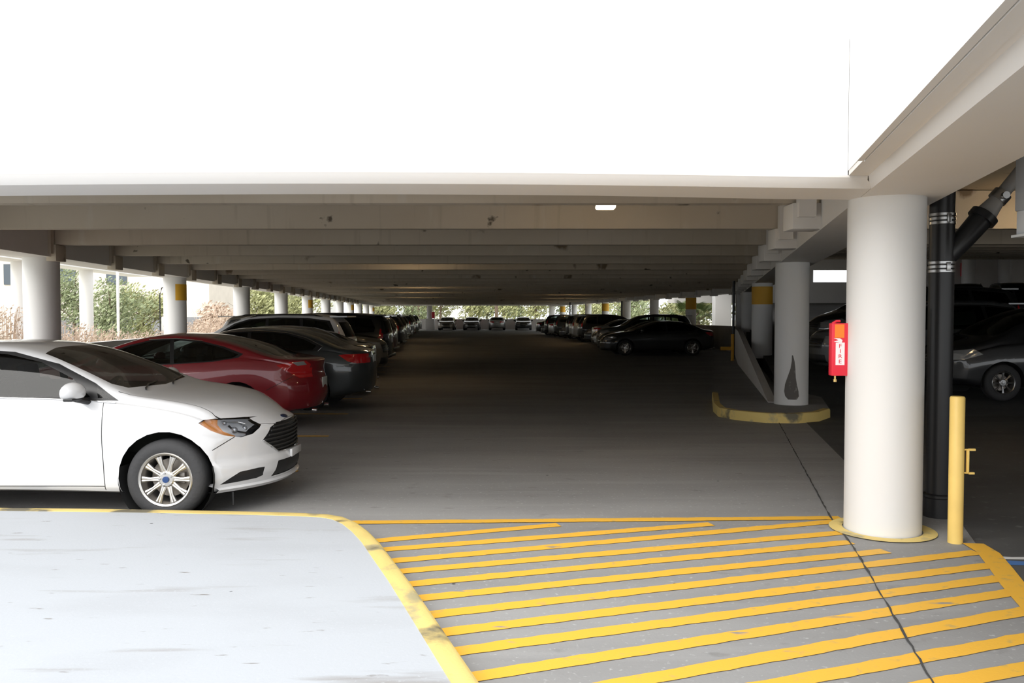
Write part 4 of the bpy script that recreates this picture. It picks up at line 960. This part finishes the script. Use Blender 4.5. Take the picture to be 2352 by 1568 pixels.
van = dict(suv); van.update(Lf=2.50, Lr=2.55, xf0=1.25, xr0=-1.4, axles=(1.50, -1.50), wheel_r=.34, wr=.385, style=ST8,
    top=[(2.52, .88), (2.3, 1.0), (1.9, 1.10), (1.6, 1.18), (1.2, 1.40), (.8, 1.60), (.45, 1.71), (0, 1.755), (-.8, 1.77), (-1.6, 1.755), (-2.2, 1.70), (-2.6, 1.58)],
    belt=[(2.5, .80), (2.0, .93), (1.4, 1.02), (.8, 1.04), (0, 1.06), (-1, 1.08), (-2.0, 1.12), (-2.6, 1.10)],
    plan=[(2.5, .86), (1.9, .93), (1.3, .96), (.5, .96), (-.5, .96), (-1.3, .96), (-2.0, .95), (-2.6, .92)],
    tail=[(.3, .10), (.45, 0), (.8, .0), (1.1, .02), (1.35, .08), (1.7, .20)],
    trims=[[(1.35, 1.05), (1.05, 1.32), (.65, 1.55), (.3, 1.64), (-.6, 1.68), (-1.5, 1.67), (-2.1, 1.60), (-2.25, 1.30), (-2.2, 1.16), (-1, 1.10), (0, 1.075)]],
    glass=[('side_window', [(1.12, 1.08), (.9, 1.33), (.6, 1.53), (.25, 1.62), (-.02, 1.635), (-.05, 1.10)]), ('side_window', [(-.12, 1.105), (-.10, 1.645), (-.8, 1.66), (-1.12, 1.655), (-1.18, 1.135)]), ('quarter_window', [(-1.26, 1.14), (-1.20, 1.65), (-2.02, 1.58), (-2.15, 1.31), (-2.12, 1.18)])],
    windscreen=[(1.54, -.66), (1.60, 0), (1.54, .66), (1.42, .74), (.9, .74), (.58, .70), (.48, 0), (.58, -.70), (.9, -.74), (1.42, -.74)],
    regions=[('headlight', [(1.86, .86), (2.0, .96), (2.6, .86), (2.6, .72), (2.15, .76)], 'side', .46, M_lampw), ('grille', [(-.42, .62), (-.44, .80), (.44, .80), (.42, .62)], 'front', 1.7, M_trim),
        ('lower_grille', [(-.55, .34), (-.5, .50), (.5, .50), (.55, .34)], 'front', 1.7, M_trim), ('tail_lamp', [(-2.26, 1.0), (-2.32, 1.46), (-2.8, 1.46), (-2.8, .96)], 'side', .80, M_tail)],
    dash=.9, mirror=(1.05, 1.12), handles=[(.1, 1.0), (-.3, 1.0)], seams=[strip_side((1.15, 1.03), (1.12, .30)), strip_side((-.08, 1.07), (-.06, .30)), strip_side((-1.22, 1.10), (-1.15, .75)), strip_side((-1.22, .98), (-2.25, .98))])

PT = {}
def pm(n, col, metal=0, rough=.35):
    if n not in PT: PT[n] = paint('paint_'+n, col, metal, rough)
    return PT[n]
P_white = pm('white', (.62, .62, .63)); P_red = pm('red', (.24, .006, .014), .15); P_dgrey = pm('dark_grey', (.045, .052, .055), .4)
P_black = pm('black', (.008, .008, .010)); P_silver = pm('silver', (.42, .42, .42), .7); P_tan = pm('tan', (.20, .175, .14), .5); P_blue = pm('blue', (.015, .03, .08), .3)
P_maroon = pm('maroon', (.12, .01, .012), .2); P_grey = pm('grey', (.16, .165, .17), .5)

SLY = lambda k: 7.72+2.6*k
# nearest cars, each with its own mesh
hero = build_car('fus', fus, 'glossy white sedan, only its front half in view, in the left foreground', P_white, 2)
hero.location = (-4.30, 7.72, 0); hero.rotation_euler = (0, 0, 0)
red = build_car('coupe', coupe, 'dark red two-door coupe parked nose-in behind the white sedan', P_red, 1)
red.location = (-5.38, 12.92, 0); red.rotation_euler = (0, 0, PI)
sed = build_car('sedan', sedan, 'dark grey sedan parked nose-in, just beyond the red coupe', P_dgrey, 1)
sed.location = (-5.05, 15.55, 0); sed.rotation_euler = (0, 0, PI)
suv0 = build_car('suv', suv, 'white sport utility car with dark windows and roof rails beyond the two dark sedans', P_white, 1)
suv0.location = (-6.25, 20.7, 0); suv0.rotation_euler = (0, 0, PI)
van0 = build_car('van', van, 'big black people carrier in the left row with a small white sticker', P_black, 1)
van0.location = (-6.3, 25.9, 0); van0.rotation_euler = (0, 0, PI)
PAINTS = dict(white=P_white, red=P_red, grey=P_dgrey, black=P_black, silver=P_silver, tan=P_tan, blue=P_blue, maroon=P_maroon, ash=P_grey)
MOD = dict(sedan=(sed, 2.44), coupe=(red, 2.42), suv=(suv0, 2.33), van=(van0, 2.52))
WORD = dict(sedan='sedan', coupe='coupe', suv='sport utility car', van='people carrier')
CW = dict(white='white', red='red', grey='dark grey', black='black', silver='silver', tan='tan', blue='dark blue', maroon='maroon', ash='grey')
def put(model, color, xe, y, facing, label, sc=1, rz=0, z=0, group=None, side='L', tilt=0):
    """xe: x of the end next to the aisle; facing 'out' nose to the aisle, 'in' tail to the aisle"""
    src, hl = MOD[model]
    if side == 'L': x = xe-hl*sc; ang = 0 if facing == 'out' else PI
    else: x = xe+hl*sc; ang = PI if facing == 'out' else 0
    o = dup(src, (x, y, z), ang+rz, label, (sc,)*3, PAINTS[color], group); o.rotation_euler.y = tilt; return o
put('sedan', 'black', -3.03, 18.15, 'in', 'black sedan parked nose-in between the dark grey sedan and the white sport utility car')
put('suv', 'tan', -3.50, 23.3, 'out', 'tan crossover facing the aisle beyond the white sport utility car')
put('van', 'black', -4.25, 28.6, 'in', 'black people carrier in the left row directly beyond the first one', .97)
lr = [('suv', 'maroon', 'in'), ('sedan', 'black', 'out'), ('suv', 'silver', 'in'), ('suv', 'black', 'in'), ('sedan', 'silver', 'out'), ('suv', 'grey', 'in'), ('sedan', 'white', 'in'), ('suv', 'black', 'in'),
      ('sedan', 'blue', 'out'), ('suv', 'ash', 'in'), ('sedan', 'black', 'in'), ('sedan', 'silver', 'out'), ('suv', 'grey', 'in'), ('sedan', 'maroon', 'in'), ('suv', 'black', 'in'), ('sedan', 'ash', 'out'),
      ('sedan', 'black', 'in'), ('suv', 'silver', 'in'), ('sedan', 'grey', 'in'), ('sedan', 'white', 'out'), ('suv', 'black', 'in'), ('sedan', 'silver', 'in')]
for k, (mdl, c, fc) in enumerate(lr):
    y = SLY(9+k)
    put(mdl, c, -1.6-.0926*y+random.uniform(-.15, .15), y, fc, '%s %s in the left row, %s car from the entrance' % (CW[c], WORD[mdl], ordinal(9+k)), group='cars far down the left row')
# right row
right = [('sedan', 'black', 'out', 'nearest car of the right row, black sedan seen from its side'), ('sedan', 'black', 'out', 'second black sedan of the right row, its roof and tail showing over the nearest one'),
    ('suv', 'grey', 'out', 'dark grey sport utility car facing the aisle behind the two black sedans'), ('sedan', 'silver', 'out', 'silver sedan facing the aisle beyond the dark grey sport utility car of the right row'),
    ('sedan', 'silver', 'in', 'silver sedan tail to the aisle in the right row'), ('sedan', 'black', 'out', 'black sedan facing the aisle beyond the silver pair in the right row'),
    ('suv', 'black', 'in', 'black sport utility car with red tail lamps in the middle of the right row'), ('suv', 'silver', 'in', 'silver sport utility car in the middle of the right row'), ('van', 'black', 'in', 'black people carrier beyond the silver sport utility car in the right row')]
for k, (mdl, c, fc, lab) in enumerate(right):
    y = 35.3+2.6*k
    put(mdl, c, min(4.35, 3.72+.06*(y-35.3), XP(y)-5.05)+([0, 0, .1, -.1, .1, -.1, .0, -.1, .1][k]), y, fc, lab, .985 if k < 2 else 1, side='R')
rr_ = [('sedan', 'black', 'out'), ('suv', 'grey', 'in'), ('sedan', 'silver', 'in'), ('suv', 'black', 'in'), ('sedan', 'grey', 'out'), ('sedan', 'black', 'in'), ('suv', 'silver', 'out'), ('sedan', 'black', 'in')]
for k, (mdl, c, fc) in enumerate(rr_):
    y = 35.3+2.6*(9+k)
    if y > 74: break
    put(mdl, c, min(4.3, XP(y)-5.05), y, fc, '%s %s in the right row, %s car of that row' % (CW[c], WORD[mdl], ordinal(10+k)), group='cars far down the right row', side='R')
# far wall row
for px, c, mdl, rz, lab in ((1027, 'tan', 'sedan', -PI/2, 'tan sedan at the far wall, leftmost of the four facing it'), (1084, 'ash', 'sedan', -PI/2, 'grey sedan at the far wall, second from the left of four'),
        (1142, 'silver', 'sedan', PI/2, 'pale silver sedan at the far wall, showing its tail'), (1202, 'black', 'sedan', -PI/2, 'black sedan at the far wall, rightmost of the four')):
    o = dup(sed, ((px-1176)/F*93.5, 94.0, 0), rz, lab, (1, 1, 1), PAINTS[c])
# right bay, on and before the ramp
def rb(model, color, px, y, rz, lab, sc=1):
    src, hl = MOD[model]; o = dup(src, ((px-1176)/F*y, y, ramp(y) if y > 14 else 0), rz, lab, (sc,)*3, PAINTS[color]); return o
rb('van', 'black', 2420, 16.0, PI, 'dark people carrier side on in the shaded right bay, its front wheel by the bollard', 1.0)
rb('suv', 'ash', 2098, 18.9, PI, 'dim grey sport utility car facing left behind the red fire cabinet', 1.0)
rb('van', 'black', 2085, 23.2, PI, 'dark people carrier on the ramp behind the dim grey sport utility car', 1.1)
rb('suv', 'black', 2290, 30.0, PI-.3, 'black sport utility car higher on the ramp with shining headlights')
rb('suv', 'grey', 2215, 38.0, -PI/2-.5, 'dark sport utility car facing the view near the top of the ramp')
rb('suv', 'black', 2330, 40.0, -PI/2-.3, 'black sport utility car at the top of the ramp against the pale wall')
for i, (o_, nm) in enumerate(()): pass
bpy.context.view_layer.update()

# ------------------------------------------------------------------ outside
def leaves(bm, c, rad, n, s, rnd):
    for _ in range(n):
        d = Vector((rnd.gauss(0, 1), rnd.gauss(0, 1), rnd.gauss(0, 1))).normalized()*(rnd.random()**.45)
        p = Vector(c)+Vector((d.x*rad[0], d.y*rad[1], d.z*rad[2]))
        a = Vector((rnd.gauss(0, 1), rnd.gauss(0, 1), rnd.gauss(0, 1))).normalized(); q = a.orthogonal().normalized(); t = a.cross(q); l = s*rnd.uniform(.6, 1.5); w_ = l*.4
        bm.faces.new([bm.verts.new(p+v) for v in (q*l*.5, t*w_*.5, -q*l*.5, -t*w_*.5)])
def tree(label, x, y, h, r, leaf=M_leafa, ls=.22, n=1500, trunk=.12, seed=1, z0=-.35, cat='tree', name='tree', low=.3):
    rnd = random.Random(seed); g = thing(name, label, cat, (x, y, z0))
    b = B(); tube(b, [(0, 0, 0), (rnd.uniform(-.2, .2), 0, h*.4), (rnd.uniform(-.3, .3), 0, h*.8)], [trunk, trunk*.8, trunk*.3], 8)
    for k in range(5):
        a = rnd.uniform(0, 6.28); z = h*rnd.uniform(.3, .6); tube(b, [(0, 0, z), (math.cos(a)*r*.4, math.sin(a)*r*.4, z+h*.12), (math.cos(a)*r*.75, math.sin(a)*r*.75, z+h*.25)], [trunk*.4, trunk*.25, trunk*.1], 6)
    obj('trunk', b, M_bark, g)
    b = B()
    for k in range(9):
        a = rnd.uniform(0, 6.28); q = rnd.uniform(0, .65)*r; zz = h*rnd.uniform(low, .85)
        leaves(b, (math.cos(a)*q, math.sin(a)*q, zz), (r*.5, r*.5, h*.2), n//9, ls, rnd)
    obj('foliage', b, leaf, g, smooth=False); return g
def bush(label, x, y, h, r, seed, leaf=M_brush, n=2600, ls=.075):
    rnd = random.Random(seed); g = thing('bush', label, 'bush', (x, y, -.35)); b = B()
    for k in range(130):
        a = rnd.uniform(0, 6.28); q = rnd.uniform(0, .5)*r; e = Vector((math.cos(a)*(q+rnd.uniform(.1, .5)*r), math.sin(a)*q*1.2, h*rnd.uniform(.6, 1)))
        tube(b, [(math.cos(a)*q*.6, math.sin(a)*q*.6, 0), (e.x*.7, e.y*.7, e.z*.6), tuple(e)], [.016, .010, .004], 4, False)
    obj('stems', b, M_brush, g, smooth=False)
    b = B(); leaves(b, (0, 0, h*.5), (r, r*.8, h*.5), n, ls, rnd); obj('foliage', b, leaf, g, smooth=False)
X = lambda px, y: (px-1176)/F*y
# left side, outside the parapet
for i, (px, y, h, r, lf) in enumerate(((255, 38, 4.0, 2.0, M_leafa), (330, 41, 3.6, 1.7, M_leafb), (172, 43, 5.2, 2.0, M_leafa), (598, 52, 4.6, 2.6, M_leafb), (685, 66, 5, 2.6, M_leafb), (488, 50, 3.0, 2.0, M_brush))):
    tree('%s tree outside the left parapet, %s' % ('green feathery' if lf is M_leafa else 'olive' if lf is M_leafb else 'bare brownish', ('seen through the first opening', 'right of the green tree in the first opening', 'tall one at the left of the first opening', 'seen in the third opening', 'seen in the fourth opening', 'left of the third column')[i]),
        X(px, y), y, h, r, lf, .17 if y < 45 else .26, 3600, .07, 10+i)
for i, (px, y, h, r) in enumerate(((-100, 19.6, 2.9, 1.2), (14, 20.0, 2.3, 1.25), (150, 21, 1.9, 1.5), (225, 22, 1.7, 1.4), (300, 23, 1.6, 1.4), (362, 27, 1.6, 1.2), (450, 31, 1.9, 1.4), (520, 36, 2.4, 1.6))):
    bush('dry brown bush outside the left parapet, %s from the left' % ordinal(i+1), X(px, y), y, h, r, 30+i)
b = B(); wallseg(b, (X(120, 44), 44), (X(620, 75), 75), .2, -.3, 1.55); tag(obj('garden_wall', b, mat('block_wall', (.40, .40, .42), .9, var=.1, scale=2), smooth=False), 'grey block wall behind the dry bushes on the left', 'wall')
g = thing('building', 'beige stucco building outside on the left behind the trees', 'building', (X(330, 80), 85, -.35))
b = B(); box(b, -30, 6, -4, 8, 0, 14); obj('wall', b, M_stucco, g, smooth=False)
b = B(); box(b, -30.2, 6.2, -4.3, 8.2, 14, 14.5); obj('roof', b, M_outw, g, smooth=False)
for k in range(5):
    b = B(); box(b, -24+5*k, -22+5*k, -4.1, -3.9, 5, 7); obj('window', b, mat('window_dark', (.08, .1, .12), .2), g, smooth=False)
g = thing('building', 'white building with a dark rail seen through the second left opening', 'building', (X(470, 110), 112, -.35))
b = B(); box(b, -10, 16, -4, 6, 0, 7.5); obj('wall', b, M_outw, g, smooth=False)
b = B(); box(b, -10, 16, -4.3, -4.0, 4.9, 5.15); obj('rail', b, M_trim, g, smooth=False)
# walkway canopy with its columns, outside left
for i, y in enumerate((22.0, 26.2, 18.0)):
    column(XL(y)-4.2, y, -.35, 3.12, 'bright white column of the walkway outside, %s' % ('left of the nearest garage column', 'between the first two garage columns', 'beyond the left edge')[i], r=.20, m=M_outw)
b = B(); wallseg(b, (XL(15)-4.2, 15), (XL(31)-4.2, 31), .8, 3.12, 3.7)
tag(obj('walkway_beam', b, M_outw, smooth=False), 'white beam on top of the outside walkway columns', 'beam')
b = B(); tube(b, [(X(272, 25), 25, -.35), (X(272, 25), 25, 4.2)], .045, 8); tag(obj('white_pole', b, M_outw), 'thin white pole among the green trees outside', 'pole')
g = thing('street_lamp', 'thin dark street lamp outside left of the yellow banded column', 'street lamp', (X(368, 40), 40, -.35))
b = B(); tube(b, [(0, 0, 0), (0, 0, 3.0), (.1, 0, 3.35), (.4, 0, 3.45)], .03, 8); obj('pole', b, M_trim, g)
b = B(); box(b, .3, .6, -.08, .08, 3.38, 3.46, .02); obj('lamp_head', b, M_trim, g)
b = B(); box(b, .08, .3, -.05, .05, 1.3, 1.95, .01); obj('sign', b, M_outw, g)
# beyond the far wall
for i in range(12):
    px = 868+36*i; y = 108+(i*7) % 13
    if i == 5: continue
    tree('leafy tree beyond the far wall, %s from the left' % ordinal(i+1 if i < 5 else i), X(px, y), y, 6.0+(i % 3), 3.4, (M_leafb, M_leafa)[i % 2], .42, 1800, .16, 60+i)
for i, px in enumerate((1140, 1131)):
    pass
b = B(); tube(b, [(X(1141, 102), 102, -.35), (X(1139, 102), 102, 7)], .22, 10); tag(obj('bare_tree', b, M_bark), 'bare pinkish tree trunk standing beyond the far wall', 'tree')
g = thing('building', 'white building block beyond the far wall seen between the trees', 'building', (X(1040, 125), 128, -.35)); b = B(); box(b, -2.9, 2.9, -2, 2, 0, 9); obj('wall', b, M_outw, g, smooth=False)
b = B(); box(b, -.6, .6, -2.1, -2, 3.2, 4.4); obj('window', b, mat('window_pale', (.5, .52, .55), .3), g, smooth=False)
for i, (px, y) in enumerate(((930, 92), (905, 88))):
    tree('dark tree close outside the far left corner, %s' % ('right one' if i == 0 else 'left one'), X(px, y)-.0, y+14, 5.6, 1.9, M_leafa, .3, 1500, .25, 80+i)
# right side hedge and trees
for i in range(9):
    y = 62+7*i; x = XP(y)+6+(i % 3)*1.5
    tree('green tree outside the right perimeter, %s from the palm' % ordinal(i+1), x, y, 4.4+(i % 2)*.6, 3.0, (M_leafb, M_leafa)[i % 2], .34, 1800, .14, 90+i)
b = B(); wallseg(b, (XP(50)+2.2, 50), (XP(93)+2.2, 93), .12, 3.25, 3.45)
tag(obj('outside_rail', b, M_trim, smooth=False), 'long dark horizontal rail outside the right perimeter', 'rail')
for k in range(6):
    pass
# fan palm
g = thing('fan_palm', 'green fan palm outside between the right perimeter columns', 'palm', (X(1590, 54), 54, -.35)); rnd = random.Random(5)
b = B(); tube(b, [(0, 0, 0), (.05, 0, .8), (0, 0, 1.7)], [.28, .24, .2], 12); obj('trunk', b, M_bark, g)
for k in range(22):
    a = 2*PI*k/22+rnd.uniform(-.1, .1); el = rnd.uniform(-.35, 1.0); L = rnd.uniform(1.0, 1.35)
    d = Vector((math.cos(a)*math.cos(el), math.sin(a)*math.cos(el), math.sin(el))); base = Vector((0, 0, 1.65)); tip = base+d*L
    b = B(); tube(b, [base, tip], [.025, .012], 5)
    sdv = d.cross(Vector((0, 0, 1))).normalized(); nn = sdv.cross(d)
    for q in range(19):
        t = (q-9)/9*1.75; dr = d*math.cos(t)+sdv*math.sin(t); l = .85*(1-.25*abs(t)/1.75); e = tip+dr*l+Vector((0, 0, -.28*l)); mid = tip+dr*l*.55; wv = dr.cross(nn)*.035
        b.faces.new([b.verts.new(v) for v in (tip, mid+wv, e, mid-wv)])
    obj('frond', b, M_palm, g, smooth=False)
b = B(); box(b, -.5, .5, -.4, .4, 0, 7, .02); o = tag(obj('outside_pillar', b, M_outw, smooth=False), 'bright cream pillar outside right of the palm', 'column'); o.location = (X(1662, 50), 50.5, -.35)
